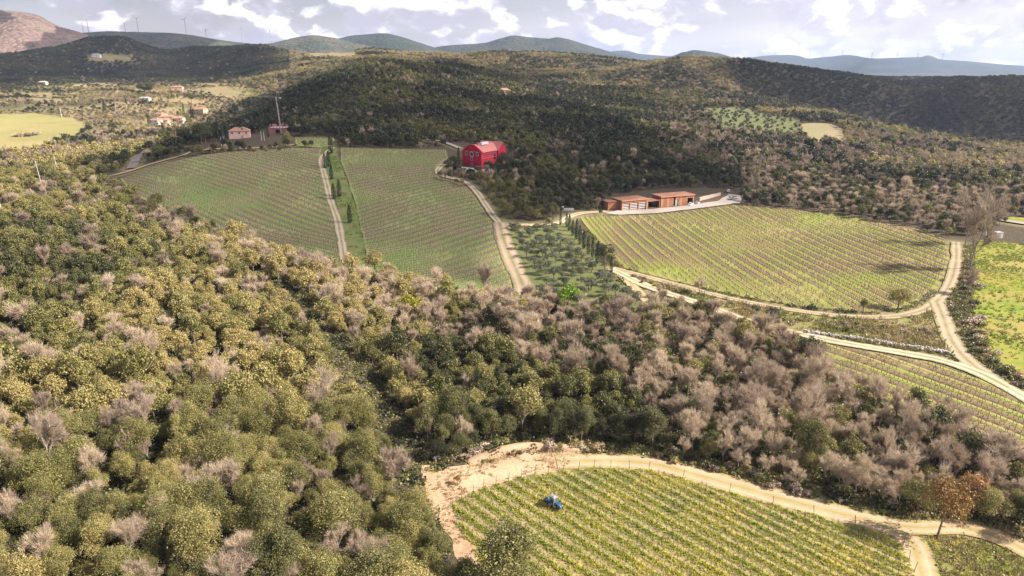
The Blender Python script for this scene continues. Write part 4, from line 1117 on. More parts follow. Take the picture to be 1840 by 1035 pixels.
for (u, v, hp), q in zip(alley, ordn):
    tree('cypress', CYP[rng.integers(0, 3)], u, v, hp*1.12, 8.4, f'dark slim cypress, {q} of the row beside the olive grove', 'cypress', 'cypresses along the olive grove', rng.random(), .92)
lane = [(595, 277, 29), (591, 300, 24), (584, 303, 23), (596, 323, 22), (610, 354, 26), (600, 359, 25), (629, 401, 28)]
for (u, v, hp), q in zip(lane, ['topmost', 'second', 'third', 'fourth', 'fifth', 'sixth', 'lowest']):
    tree('cypress', CYP[rng.integers(0, 3)], u, v, hp*1.15, 8.4, f'small dark cypress on the green lane, {q} of seven', 'cypress', 'cypresses on the green lane', rng.random(), 1.2)
HC = [(393, 252, 34, 'left edge of the dark hill'), (401, 254, 30, 'left of the pink house'), (408, 250, 26, 'just left of the pink house'), (433, 248, 20, 'against the front corner of the pink house'), (437, 248, 18, 'at the front door side of the pink house'), (482, 247, 22, 'between the pink house and the unfinished house'), (824, 288, 22, 'at the left corner of the red house'), (376, 246, 30, 'among the dark pines'), (384, 250, 26, 'by the dark pines'),
      (268, 226, 20, 'left of the hamlet roofs'), (345, 212, 20, 'in front of the tan farmhouse'), (349, 213, 18, 'beside the tan farmhouse'), (294, 240, 18, 'below the hamlet'), (330, 203, 16, 'left of the tan farmhouse'), (190, 208, 24, 'above the bright far field')]
for u, v, hp, q in HC:
    tree('cypress', CYP[rng.integers(0, 3)], u, v, hp, 8.4, f'dark cypress {q}', 'cypress', 'cypresses around the houses', rng.random(), 1.0)
# olive grove
gx, gy = fill(PW['olives'], 5.0)
gz = H(gx, gy)
k = (seg_dist(gx, gy, P([(1007, 405), (1029, 424), (1057, 458), (1098, 492)])) > 4.0) & (seg_dist(gx, gy, TW['track_down'][0]) > 4.5) & (seg_dist(gx, gy, TW['track_cross'][0]) > 3.5) & (seg_dist(gx, gy, TW['track_branch'][0]) > 3) & (seg_dist(gx, gy, TW['track_main'][0]) > 3)
for x, y, z in zip(gx[k], gy[k], gz[k]):
    c, t_ = OLV[rng.integers(0, 4)]; e = empty('olive_tree', (x, y, z), rng.uniform(0, 6.28)); s_ = rng.uniform(.7, 1.1); e.scale = (s_, s_, s_)
    uu, vv = project(np.array(x), np.array(y), np.array(z))
    tag(e, f"grey-green olive tree in the {'upper' if vv < 440 else ('middle' if vv < 490 else 'lower')} {'left' if uu < 985 else 'right'} grove", 'olive tree', 'olive trees of the grove')
    cc = add('crown', c, e); cc['tint'] = float(rng.random()); add('trunk', t_, e)
gx, gy = fill(PW['grove_far'], 9.0); gz = H(gx, gy)
(Vo, Fo), mbo = oak_parts(300, .6, 4.4, 3.8, 10)
OLF = cat_mesh('olive_far', [(Vo, Fo, 0), (mbo.V, mbo.F, 1)], [M['olive'], M['bark']])
idx = rng.permutation(len(gx))[:180]
for i in idx:
    o = add('olive_tree', OLF, loc=(gx[i], gy[i], gz[i])); o.rotation_euler = (0, 0, rng.uniform(0, 6.28)); o['tint'] = float(rng.random()); s_ = rng.uniform(.9, 1.3); o.scale = (s_, s_, s_)
    tag(o, 'small olive tree in the distant hillside grove', 'olive tree', 'olive trees of the distant grove')

big_oak = OAK[0]
fine = (mesh_from('big_oak_crown', *(lambda C_d: leaf_quads(C_d[0], C_d[1], .20, .65))(crown_points(9000, 8.0, 8.5, 1.2, 34)), [M['oak']]), trunk_mb(4.0, .3, 2.4).mesh('big_oak_trunk', M['bark']))
tree('evergreen_oak', fine, 915, 1085, s=1.4, label='large olive-brown oak standing alone in front of the near vineyard', tint_=.50)
rus = olive_like(4200, 6.2, 7.6, .22, M['russet'], 5.2, 20, .30)
e = tree('russet_tree', rus, 1683, 968, 114, 7.6, 'russet-leaved tree with a thin leaning trunk at the track fork', tint_=.45, wf=.86); e.rotation_euler = (0, math.radians(6), 0.4)
rus2 = olive_like(2600, 6.0, 6.5, .25, M['russet'], 3.0, 16)
tree('russet_tree', rus2, 1748, 918, 72, 6.3, 'orange-brown tree behind the russet tree at the wood edge', tint_=.8)
tree('russet_tree', rus2, 822, 870, 20, 6.8, 'small rusty shrub at the edge of the sandy patch', 'shrub', tint_=.7)
lime = olive_like(2600, 5.6, 6.5, .26, M['lime'], 2.0, 14, .05)
tree('bright_green_tree', lime, 1022, 556, 54, 6.3, 'bright fresh-green tree below the olive grove', tint_=.6, wf=.95)
yel = olive_like(2600, 6.0, 6.5, .26, M['yellow'], 2.0, 14, .05)
tree('yellow_green_tree', yel, 736, 582, 62, 6.3, 'yellow-green tree at the top of the middle wood', tint_=.5)
tree('yellow_green_tree', yel, 725, 690, 44, 6.3, 'small yellow-orange tree in the middle wood', tint_=.95)
tree('pine', PINE[0], 1086, 486, 46, 8.0, 'dark round-topped pine at the lower end of the cypress row', 'pine', tint_=.5, wf=.8)
for (u, v, hp, wf_, l) in [(330, 262, 30, 1.25, 'broad dark pine left of the pink house'), (362, 258, 34, 1.2, 'dark pine nearest the pink house'), (300, 262, 24, 1.1, 'dark tree beside the asphalt bend'), (345, 190, 20, 1.0, 'dark pine above the tan farmhouse'), (262, 178, 26, 1.0, 'umbrella pine group left of the red-roofed hillside house'), (272, 178, 26, 1.0, 'umbrella pine right of its twin on the open slope'), (370, 264, 30, 1.2, 'dark pine by the junction of the left track')]:
    tree('pine', PINE[rng.integers(0, 2)], u, v, hp, 8.0, l, 'pine', None, rng.random(), wf_)
tree('evergreen_oak', OAK[1], 1387, 582, 32, 7.2, 'round dark oak standing alone on the bank below the sunny vineyard', tint_=.12)
tree('small_bare_tree', BARE[1], 1256, 530, 36, 8.5, 'small pinkish leafless tree at the lower edge of the sunny vineyard', tint_=.75, wf=.8)
(Vb, Fb), mbb = bare_parts(3, .04, 6.5, 11.0, 3000, 1.3); POP = (mesh_from('poplar_crown', Vb, Fb, [M['twig']]), mbb.mesh('poplar_trunk', M['palebark']))
tree('bare_poplar', POP, 1742, 484, 135, 11.0, 'tall pinkish leafless poplar at the top of the bright meadow', tint_=.22, wf=.72)
tree('bare_poplar', POP, 1734, 440, 90, 11.0, 'leafless poplar behind the tallest one by the white hut', tint_=.2, wf=.8)
tree('small_bare_tree', BARE[2], 1741, 530, 48, 8.5, 'purple-grey leafless bush tree below the tall poplar', tint_=.2, wf=.9)
tree('small_bare_tree', BARE[3], 1790, 860, 92, 8.5, 'wide leafless tree over the low track at the right edge', tint_=.3, wf=1.3)
tree('evergreen_oak', OAK[2], 1775, 935, 70, 7.2, 'dense yellow-green oak right of the russet tree', tint_=.75)
tree('evergreen_oak', OAK[3], 1832, 945, 60, 7.2, 'dark oak at the right picture edge beside the track', tint_=.2)
tree('evergreen_oak', OAK[3], 517, 262, 24, 7.2, 'bright green round tree at the corner of the left vineyard', tint_=.8)
for (u, v, hp, tt) in [(805, 300, 14, .3), (815, 296, 16, .2), (838, 318, 10, .3), (852, 321, 10, .85), (880, 318, 14, .2), (893, 312, 20, .1), (905, 306, 26, .1), (900, 296, 24, .15), (1010, 386, 0, 0)]:
    if hp: tree('shrub', OAK[rng.integers(0, 6)], u, v, hp, 7.2, f"{'yellow-green' if tt > .5 else 'dark'} shrub {'left of' if u < 830 else ('right of' if u > 870 else 'below')} the red house", 'shrub', 'shrubs around the red house', tt, 1.4)
# hedge and brambles beside the meadow, shrubs on banks
(Vs, Fs), mbs = oak_parts(700, .34, 4.0, 2.6, 9)
SHR = [cat_mesh('shrub_mesh', [(Vs, Fs, 0)], [M[mm]]) for mm in ('drygrass', 'oak', 'twig')]
def shrubs(line, cnt, spread, lab, grp, smin=.4, smax=1.0, mix=(0, 1, 2)):
    pts = [Vector(p[:2]) for p in P(line)]; c = catmull(pts, 1.0)
    for _ in range(cnt):
        p = c[rng.integers(0, len(c))]+Vector((rng.normal(0, spread), rng.normal(0, spread))); z = float(H(p.x, p.y)); m_ = int(rng.choice(mix))
        o = add('shrub', SHR[m_], loc=(p.x, p.y, z)); s_ = rng.uniform(smin, smax); o.scale = (s_*rng.uniform(.8, 1.5), s_, s_*.85); o.rotation_euler = (0, 0, rng.uniform(0, 6.28)); o['tint'] = float(rng.random())
        tag(o, ('straw-brown bramble', 'dark green shrub', 'leafless grey shrub')[m_]+' '+lab, 'shrub', grp)
shrubs([(1744, 500), (1746, 560), (1760, 610), (1790, 650), (1840, 696)], 55, 1.2, 'in the hedge along the bright meadow', 'shrubs of the meadow hedge')
shrubs([(1140, 500), (1230, 526), (1330, 556), (1420, 585)], 34, 1.3, 'on the bank above the pale main track', 'shrubs on the bank', .3, .7)
shrubs([(1440, 578), (1560, 590), (1680, 600)], 26, 2.0, 'on the bank above the stone wall', 'shrubs above the wall', .3, .6)
shrubs([(800, 830), (860, 815), (930, 806), (1000, 804), (1060, 812)], 30, 1.0, 'on the sandy bank behind the near track', 'shrubs on the sandy bank', .3, .75)
shrubs([(1180, 820), (1350, 858), (1500, 893), (1640, 922)], 50, 1.2, 'at the foot of the wood behind the near track', 'shrubs at the wood foot', .3, .7)
shrubs([(30, 247), (60, 244)], 9, 4.0, 'in the oval thicket on the bright far field', 'shrubs of the oval thicket', 1.2, 1.8, (2,))
shrubs([(610, 258), (680, 260), (760, 262)], 60, 3.5, 'above the top edge of the middle vineyard', 'shrubs above the middle vineyard', .4, .8)
shrubs([(530, 264), (480, 270), (420, 272), (350, 276)], 46, 3.0, 'on the scrubby slope below the pink house', 'shrubs below the pink house', .5, 1.0, (1, 1, 0))
for u, v in ((1800, 575), (1800, 598)):
    p, mpp = spot(u, v); mb = MB()
    for _ in range(26): 
        a = rng.uniform(0, 6.28); mb.tube((rng.normal(0, 1.1), rng.normal(0, .6), .1), (rng.normal(0, 1.6), rng.normal(0, .8), rng.uniform(.1, .7)), .05, .03, 3)
    o = add('brushwood_pile', mb.mesh('brushwood_pile', M['vinewood']), loc=p); tag(o, f"{'upper' if v < 590 else 'lower'} dark brushwood pile on the bright meadow", 'brushwood pile', 'brushwood piles on the meadow')

# ------------------------------------------------------------------ dry stone wall
st = flat('pale_stone', (0.42, 0.38, 0.36), .9, .2, .35, .8)
e = empty('dry_stone_wall', spot(1450, 599)[0]); tag(e, 'long pale rubble stone wall along the main track', 'wall')
c = catmull([Vector(p[:2]) for p in P([(1446, 598), (1520, 608), (1600, 620), (1660, 629), (1706, 637)])], .35)
mb = MB()
for p in c:
    for _ in range(6):
        x = p.x+rng.normal(0, .35); y = p.y+rng.normal(0, .35); s_ = rng.uniform(.25, .6)
        mb.box((x-e.location.x, y-e.location.y, float(H(x, y))-e.location.z+rng.uniform(.05, .75)), (s_*1.3, s_, s_*.8), rng.uniform(0, 3), rng.uniform(.6, .95))
o = mb.part('stone', st, e); o['kind'] = 'stuff'

# ------------------------------------------------------------------ building materials
def tile_mat(name, c):
    m, t = material(name); p = t.n('ShaderNodeTexCoord').outputs['Object']
    n1 = t.noise(p, 2.0, 5, .65); n2 = t.noise(p, .3, 3, .5)
    cc = t.mix(t.maprange(n1, .3, .7), tuple(x*.7 for x in c), tuple(min(1, x*1.25) for x in c)); cc = t.mix(t.maprange(n2, .4, .7, 0, .4), cc, (.35, .25, .18))
    finish(t, cc, .85, n1, .5, .05); return m
RED = flat('crimson_render', (0.42, 0.022, 0.05), .8, .2, .10, .5)
REDROOF = tile_mat('red_tiles', (0.55, 0.20, 0.18)); TERR = tile_mat('terracotta_tiles', (0.34, 0.19, 0.13))
PINKW = flat('pink_render', (0.62, 0.42, 0.36), .85, .2, .1, .5); CREAM = flat('cream_render', (0.70, 0.60, 0.46), .85, .2, .1, .5); TANW = flat('tan_render', (0.55, 0.42, 0.30), .85, .2, .12, .5)
WHITE = flat('white_paint', (0.66, 0.64, 0.62), .6, .3, .04, 1.0); GLASS = flat('window_glass', (0.03, 0.035, 0.045), .15, .6, .1, 1.0)
DARK = flat('dark_interior', (0.02, 0.02, 0.02), .9, .1, .1, 1.0); BRICK = tile_mat('raw_brick', (0.50, 0.22, 0.18)); CONC = flat('concrete', (0.42, 0.39, 0.37), .9, .2, .15, .7)  # dark_interior: near-black for shade inside openings, also a black door
CLAD = tile_mat('larch_cladding', (0.30, 0.125, 0.07)); CLADF = tile_mat('larch_frame', (0.46, 0.22, 0.12)); EARTH = tile_mat('green_roof_earth', (0.22, 0.10, 0.065))

PALEFR = flat('pale_window_frame', (0.52, 0.42, 0.43), .7, .2, .08, 1.0)
def arch_window(parent, x, z, w_, h_, axis, off, name='window', frame=PALEFR, sill=True):
    """arched window in the plane axis='x' (faces -y) or 'y' (faces +x)"""
    def tr(pts, o_): return [(px, -o_, pz) if axis == 'x' else (o_, px, pz) for px, pz in pts]
    def outline(k):
        r = w_/2*k; pts = [(x-r, z-h_/2*k), (x+r, z-h_/2*k)]
        cz = z+h_/2*k-r
        pts += [(x+r*math.cos(a), cz+r*math.sin(a)) for a in np.linspace(0, math.pi, 7)]
        return pts
    fr = MB(); A = outline(1.0); B = outline(.74); n_ = len(A)
    for i in range(n_):
        j = (i+1) % n_
        q = tr([A[i], A[j]], off+.10)+tr([B[j], B[i]], off+.10); fr.face(q)
        fr.face(tr([A[i]], off-.02)+tr([A[j]], off-.02)+tr([A[j]], off+.10)+tr([A[i]], off+.10))
        fr.face(tr([B[j]], off-.02)+tr([B[i]], off-.02)+tr([B[i]], off+.10)+tr([B[j]], off+.10))
    w0 = fr.part(name, frame, parent)
    g_ = MB(); g_.face(tr(B, off+.03)); g_.part('pane', GLASS, w0)
    return w0
# ---- the red house
p, mpp = spot(865, 303)
yaw = -math.radians(33)+yaw_to_cam(p)*0
rh = empty('red_house', p, yaw); tag(rh, 'large crimson three-storey house with rounded gable and arched white windows', 'house')
Wd, Ld, Eh, Rh = 14.0, 25.0, 9.6, 13.2
# local frame: front gable in the plane y=0 running from x=-Wd to x=0, long side at x=0 running to y=Ld
prof = [(-Wd, 0-1.5), (0, 0-1.5), (0, Eh), (-2.2, Eh+1.7), (-4.2, Eh+2.9), (-5.6, Rh), (-8.4, Rh), (-9.8, Eh+2.9), (-11.8, Eh+1.7), (-Wd, Eh)]
mb = MB(); mb.prism(prof, 0, Ld); wl = mb.part('wall', RED, rh)
rf = MB(); rp = [(.45, Eh-.15), (-2.2, Eh+1.9), (-4.2, Eh+3.1), (-5.6, Rh+.25), (-8.4, Rh+.25), (-9.8, Eh+3.1), (-11.8, Eh+1.9), (-Wd-.45, Eh-.15)]
rp2 = rp+[(x, z-.22) for x, z in reversed(rp)]
rf.prism(rp2, 1.0, Ld+.4); ro = rf.part('roof', REDROOF, rh)
cp = MB(); cp.prism([(x, z+.28) for x, z in rp]+[(x*0.985-.1, z-.05) for x, z in reversed(rp)], -.12, .95); cp.part('parapet', RED, rh)
MB().box((-4.6, 9.5, Rh+.7), (1.8, 7.0, 1.5)).part('skylight', WHITE, ro)
MB().box((-5.0, 3.5, Rh+.8), (.7, .7, 1.6)).part('chimney', REDROOF, ro)
MB().box((-.9, 20.0, Eh+.9), (1.2, 1.4, 1.1)).part('dormer', WHITE, ro)
wing = MB(); wing.xprism([(Ld-8.0, -1.5), (Ld+.5, -1.5), (Ld+.5, Eh), (Ld-3.75, Rh+.6), (Ld-8.0, Eh)], -Wd-.6, .8); wing.part('wing', RED, rh)
wr = MB(); wr.xprism([(Ld-8.5, Eh-.1), (Ld-3.75, Rh+.95), (Ld+1.0, Eh-.1), (Ld+1.0, Eh-.35), (Ld-3.75, Rh+.62), (Ld-8.5, Eh-.35)], -Wd-.9, 1.1); wr.part('wing_roof', REDROOF, rh)
for x in (-11.0, -3.0): arch_window(rh, x, 8.4, 1.7, 2.2, 'x', 0.02)
arch_window(rh, -7.0, 8.2, 2.7, 2.9, 'x', 0.02); arch_window(rh, -7.0, 5.2, 1.5, 1.9, 'x', 0.02); arch_window(rh, -7.0, 1.9, 1.6, 2.2, 'x', 0.02)
for y in (1.6, 4.4, 7.2, 10.0, 12.8, 15.4): arch_window(rh, y, 7.7, 1.0, 1.7, 'y', 0.02, frame=REDROOF)
for y in (3.0, 7.2, 11.4): arch_window(rh, y, 3.6, 1.0, 1.6, 'y', 0.02, frame=REDROOF)
MB().box((.06, 14.1, 5.9), (.14, 1.6, 3.2)).part('door', DARK, rh)
for zz in (Eh-.2, 5.9): MB().box((.06, Ld/2-3.9, zz), (.16, Ld-8.4, .22)).part('cornice', REDROOF, rh)
MB().box((-Wd/2, -.06, Eh+.1), (Wd-.4, .14, .18)).part('cornice', REDROOF, rh)
tw_, _ = spot(855, 306)
e = empty('retaining_wall', tw_, yaw); tag(e, 'low white terrace wall at the foot of the red house', 'wall'); MB().box((-5.0, 0, .3), (20, .4, 1.0)).part('masonry', WHITE, e)
for (u, v) in ((880, 306), (815, 293)):
    q, _ = spot(u, v); o = add('garden_stone', MB().box((0, 0, .4), (2.2, 1.3, .9), .4, .7).mesh('garden_stone', WHITE), loc=q); tag(o, f"white block {'right' if u > 850 else 'left'} of the red house front", 'stone block')

def simple_house(name, u, v, W_, D_, Hh, rise, rz_, wall, roofm, label, wins=(2, 1), hip=True, dz=0.0, door=True, cat='house'):
    p, _ = spot(u, v, dz); e = empty(name, p, rz_); tag(e, label, cat)
    MB().box((0, D_/2, Hh/2-.75), (W_, D_, Hh+1.5)).part('wall', wall, e)
    r = MB(); o_ = .5; a = [(-W_/2-o_, -o_, Hh), (W_/2+o_, -o_, Hh), (W_/2+o_, D_+o_, Hh), (-W_/2-o_, D_+o_, Hh)]
    ins = D_/2*.8 if hip else 0
    t1 = (-W_/2-o_+ins, D_/2, Hh+rise); t2 = (W_/2+o_-ins, D_/2, Hh+rise)
    r.V += a+[t1, t2]; r.F += [[0, 1, 5, 4], [1, 2, 5], [2, 3, 4, 5], [3, 0, 4], [3, 2, 1, 0]]
    rr = r.part('roof', roofm, e); MB().box((W_*.2, D_*.45, Hh+rise*.85), (.7, .7, 1.3)).part('chimney', wall, rr)
    for i in range(wins[0]):
        for j in range(wins[1]):
            x = -W_/2+W_*(i+.5)/wins[0]; z = Hh-1.3-j*2.8
            f = MB().box((x, -.04, z), (1.3, .12, 1.5)).part('window', WHITE if wall is not WHITE else CONC, e); MB().box((x, -.12, z), (1.0, .06, 1.2)).part('pane', GLASS, f)
    f = MB().box((W_/2+.04, D_*.5, Hh-1.3), (.12, 1.3, 1.5)).part('window', WHITE, e); MB().box((W_/2+.12, D_*.5, Hh-1.3), (.06, 1.0, 1.2)).part('pane', GLASS, f)
    if door: MB().box((W_*.12, -.05, 1.0), (1.1, .14, 2.2)).part('door', TERR, e)
    return e
simple_house('pink_house', 431, 249, 14, 11, 5.2, 2.4, math.radians(18), PINKW, TERR, 'pale pink villa with a low terracotta hip roof above the left vineyard', (3, 1))
simple_house('farmhouse', 905, 172, 17, 11, 6.5, 2.4, math.radians(10), PINKW, TERR, 'small pinkish farmhouse alone in the central forest', (3, 2))
simple_house('farmhouse', 352, 206, 22, 10, 6.5, 2.4, math.radians(-12), TANW, TERR, 'tan farmhouse with cypresses in front of it on the open slope', (4, 2))
simple_house('farmhouse', 318, 164, 17, 10, 6.5, 2.4, math.radians(8), PINKW, TERR, 'red-roofed house among pines higher on the open slope', (3, 1))
simple_house('farmhouse', 259, 182, 13, 8, 4.2, 1.6, math.radians(5), WHITE, CONC, 'low white house on the open slope', (3, 1))
for (u, v, W_, l) in [(284, 214, 12, 'roof nearest the big dark cypress'), (300, 219, 16, 'in the middle of the hamlet'), (276, 226, 10, 'white, lowest of the hamlet'), (318, 222, 12, 'at the right end of the hamlet'), (292, 226, 11, 'below the middle of the hamlet')]:
    simple_house('hamlet_house', u, v, W_, 9, 5.5, 2.0, rng.uniform(-.5, .5), (PINKW, CREAM, TANW)[rng.integers(0, 3)] if 'white' not in l else WHITE, TERR, f'hamlet house {l}', (2, 1))
simple_house('white_farmhouse', 172, 103, 20, 10, 7, 2.5, .1, WHITE, CONC, 'white farm building on the dark far hill', (4, 1))
simple_house('white_farmhouse', 76, 152, 14, 9, 5, 2, .1, CREAM, CONC, 'pale farm building at the foot of the dark far hill', (3, 1))
simple_house('ridge_house', 590, 88, 30, 12, 8, 3, .0, CREAM, TERR, 'pale house on the skyline among trees', (4, 1))

# ---- unfinished house and crane
p, mpp = spot(497, 240); e = empty('unfinished_house', p, math.radians(-5)); tag(e, 'unfinished pink brick house with open rafters beside the crane', 'building site')
MB().box((0, 5, 1.6), (15, 10, 4.8)).part('wall', BRICK, e); MB().box((1.5, 5, 4.15), (14, 10.6, .35)).part('floor_slab', CONC, e)
for i in range(6): MB().box((-4.6+i*2.4, .3, 5.4), (.45, .45, 2.3)).part('column', BRICK, e)
for i in range(5): MB().tube((-4.6+i*2.4, .3, 4.4), (-2.3+i*2.4, .3, 6.7), .12, .12, 4).part('strut', BRICK, e)
for x in (-5.5, 5.5): MB().box((x, 9.6, 5.2), (3, .4, 2.0)).part('wall', BRICK, e)
MB().box((1, -.06, 1.6), (3.0, .12, 2.6)).part('opening', DARK, e)  # near-black sheet on the wall, the shade of an opening painted in
p, mpp = spot(506, 241); e = empty('tower_crane', p); tag(e, 'thin tower crane with its jib pointing left', 'crane')
STEEL = flat('crane_steel', (0.50, 0.44, 0.42), .5, .4, .1, 1.0)
hc = 26.0; lx = -1.5
mb = MB()
for i in range(4):
    a = math.pi/4+i*math.pi/2; mb.tube((.5*math.cos(a), .5*math.sin(a), -.5), (lx+.4*math.cos(a), .4*math.sin(a), hc), .09, .09, 4)
for i in range(16):
    z0 = i*hc/16; z1 = z0+hc/16; s_ = 1 if i % 2 else -1
    for sy in (-.35, .35): mb.tube((lx*z0/hc-s_*.35, sy, z0), (lx*z1/hc+s_*.35, sy, z1), .05, .05, 3)
mb.part('mast', STEEL, e)
mb = MB()
for y in (-.4, .4): mb.tube((lx+.2, y, hc), (lx-19, y+3, hc+.4), .08, .06, 4)
mb.tube((lx, 0, hc+.9), (lx-19, 3, hc+1.0), .08, .06, 4)
for i in range(14): x = lx-19*i/14; mb.tube((x, -.4+3*i/14, hc+.1), (x-.7, 3*i/14, hc+.95), .04, .04, 3)
mb.part('jib', STEEL, e)
mb = MB(); mb.tube((lx, 0, hc), (lx+1.2, 0, hc+3.2), .14, .1, 4).tube((lx+1.2, 0, hc+3.2), (lx+3.2, -.3, hc+.2), .07, .07, 4).tube((lx, 0, hc), (lx+3.2, -.3, hc+.2), .12, .12, 4); mb.part('counter_jib', STEEL, e)
MB().box((lx+3.0, -.3, hc-.5), (1.2, .8, 1.2)).part('counterweight', CONC, e)

# ---- the two larch sheds
pa, _ = spot(1117, 379.5); pb_, _ = spot(1163, 376); dv = (pb_-pa); sy = math.atan2(dv.y, dv.x)
def shed(name, p0, length, depth_, h_, yaw_, label, bays, panels, side_open=False):
    e = empty(name, p0, yaw_); tag(e, label, 'shed')
    t_ = .25
    MB().box((length/2, depth_, h_/2-.3), (length, t_, h_+.6)).part('back_wall', CLAD, e)
    for x in (t_/2, length-t_/2): MB().box((x, depth_/2, h_/2-.3), (t_, depth_-t_, h_+.6)).part('side_wall', CLAD, e)
    MB().box((length/2, depth_/2+t_/2, .05), (length-2*t_-.02, depth_-t_-.02, .12)).part('floor_slab', CONC, e)
    r = MB().box((length/2, depth_/2+.1, h_+.22), (length+.8, depth_+1.0, .42)).part('roof', EARTH, e); MB().box((length/2, -.48, h_+.2), (length+.84, .12, .5)).part('fascia', CLADF, r)
    return e
e = shed('larch_shed', pa, (pb_-pa).length, 9.0, 5.0, sy, 'left orange-brown timber shed with three open bays', 3, 0)
Ls = (pb_-pa).length; bw = Ls/3
MB().box((Ls/2, .12, 4.45), (Ls-.5, .25, 1.1)).part('lintel', CLADF, e)
for i in range(4): MB().box((min(max(i*bw, .35), Ls-.35), .1, 1.8), (.7, .3, 4.2)).part('pillar', CLADF, e)
for i in range(3):
    g_ = MB()
    for zz in (.9, 1.7, 2.5, 3.3): g_.box((i*bw+bw/2, .35, zz), (bw-.8, .06, .34))
    g_.part('slatted_gate', WHITE, e); MB().box((i*bw+bw/2, 2.4, 1.8), (bw-.8, .1, 3.6)).part('shade_panel', DARK, e)  # near-black panel added in each bay as the shade inside
pc, _ = spot(1187, 372.5); pd, _ = spot(1246, 367); dv = pd-pc; sy2 = math.atan2(dv.y, dv.x); L2 = dv.length
e = shed('larch_shed', pc, L2, 8.5, 5.2, sy2, 'right orange-brown timber shed clad in upright boards', 0, 1)
for i in range(12):
    x = (i+.5)*L2*.78/12
    if i in (6, 7): continue
    o = MB().box((x, .02+.05*(i % 2), 2.3), (L2*.78/12-.05, .14, 5.4)).part('panel', CLAD if i % 3 else CLADF, e)
MB().box((L2*.505, .25, 1.9), (L2*.13-.1, .1, 3.6)).part('glass_door', flat('green_glass', (.35, .42, .36), .2, .5, .15, .8), e)
MB().box((L2*.505, .1, 4.4), (L2*.13, .2, 1.3)).part('lintel', CLADF, e)
MB().box((L2*.79, .1, 2.4), (.5, .3, 5.2)).part('pillar', CLADF, e); MB().box((L2-.3, .1, 2.4), (.5, .3, 5.2)).part('pillar', CLADF, e)
MB().box((L2*.89, .1, 4.5), (L2*.18, .25, 1.1)).part('lintel', CLADF, e)
ce = empty('covered_passage', pb_, math.atan2((pc-pb_).y, (pc-pb_).x)); tag(ce, 'dark covered passage between the two timber sheds', 'passage')
Lc = (pc-pb_).length-.6
MB().box((Lc/2+.3, 3.4, 3.9), (Lc, 7.0, .3)).part('roof', EARTH, ce); MB().box((Lc/2+.3, 6.5, 1.6), (Lc, .25, 4.2)).part('back_wall', DARK, ce); MB().box((.6, .4, 1.8), (.25, .25, 4)).part('post', CLADF, ce); MB().box((Lc, .4, 1.8), (.25, .25, 4)).part('post', CLADF, ce)  # back wall coloured near-black for the shade in the passage
q, _ = spot(1104, 380); e = empty('side_shed', q, sy); tag(e, 'dark lower annex at the left end of the left timber shed', 'shed'); MB().box((1.2, 5.5, 2.0), (7.2, 6, 4.6)).part('wall', CLAD, e); MB().box((1.2, 5.5, 4.45), (7.8, 6.6, .3)).part('roof', EARTH, e)
q, _ = spot(1010, 378); q2, _ = spot(1030, 379)
e = empty('low_white_wall', q); tag(e, 'short white wall with a rounded end above the cypress row', 'wall'); Lw = (q2-q).length; MB().box((Lw/2, 0, .5), (Lw, .5, 1.2)).tube((0, 0, -.2), (0, 0, 2.0), .7, .7, 10).part('masonry', WHITE, e)
# retaining slope behind the right shed
q, _ = spot(1262, 362); q2, _ = spot(1300, 352); dv = q2-q; e = empty('stone_retaining_wall', q, math.atan2(dv.y, dv.x)); tag(e, 'tan retaining wall beside the ramp right of the timber sheds', 'wall')
for i in range(6): MB().box(((i+.5)*dv.length/6, 2.0, .7+.08*(i % 2)), (dv.length/6-.05, .6, 2.6)).part('block', tile_mat('tan_stone', (.42, .33, .28)) if i == 0 else bpy.data.materials['tan_stone'], e)

# ------------------------------------------------------------------ vehicles
PAINTW = flat('white_car_paint', (0.72, 0.73, 0.75), .3, .5, .03, 1.0); TYRE = flat('tyre_rubber', (0.02, 0.02, 0.02), .85, .2, .1, 4.0); RIM = flat('wheel_rim', (.25, .24, .22), .4, .5, .05, 2.0)
PAINTS = flat('silver_car_paint', (0.42, 0.43, 0.46), .3, .5, .03, 1.0)
LAMP = flat('lamp_glass', (.75, .74, .70), .2, .6, .02, 1.0)
def wheel(parent, x, y, r, wdt):
    t_ = MB(); n_ = 18
    t_.tube((x, y-wdt/2, r), (x, y+wdt/2, r), r, r, n_); w0 = t_.part('wheel', TYRE, parent)
    h_ = MB(); h_.tube((x, y-wdt/2-.02, r), (x, y+wdt/2+.02, r), r*.58, r*.58, 12); h_.part('rim', RIM, w0); return w0
def car(name, u, v, yaw_, paint, label):
    p, _ = spot(u, v, .12); e = empty(name, p, yaw_); tag(e, label, 'car', None)
    body = [(-2.1, .32), (2.05, .32), (2.15, .62), (2.05, .82), (1.05, .95), (-1.75, 1.0), (-2.1, .85)]
    b = MB(); b.prism(body, -.84, .84); bo = b.part('body', paint, e)
    c_ = MB(); n0_ = len(c_.V)
    lo = [(1.0, .95), (-1.75, 1.0)]; hi = [(.25, 1.42), (-1.25, 1.45)]
    V = [(lo[1][0], -.80, lo[1][1]), (lo[0][0], -.80, lo[0][1]), (lo[0][0], .80, lo[0][1]), (lo[1][0], .80, lo[1][1]), (hi[1][0], -.62, hi[1][1]), (hi[0][0], -.62, hi[0][1]), (hi[0][0], .62, hi[0][1]), (hi[1][0], .62, hi[1][1])]
    c_.V = V; c_.F = [[0, 1, 5, 4], [1, 2, 6, 5], [2, 3, 7, 6], [3, 0, 4, 7]]; c_.part('windows', GLASS, e)
    MB().box((-.5, 0, 1.455), (1.52, 1.26, .05)).part('roof', paint, e)
    for x in (-1.3, 1.3):
        for y in (-.8, .8): wheel(e, x, y, .33, .2)
    for y in (-.6, .6): MB().box((2.12, y, .68), (.08, .3, .14)).part('headlight', LAMP, e)
    return e
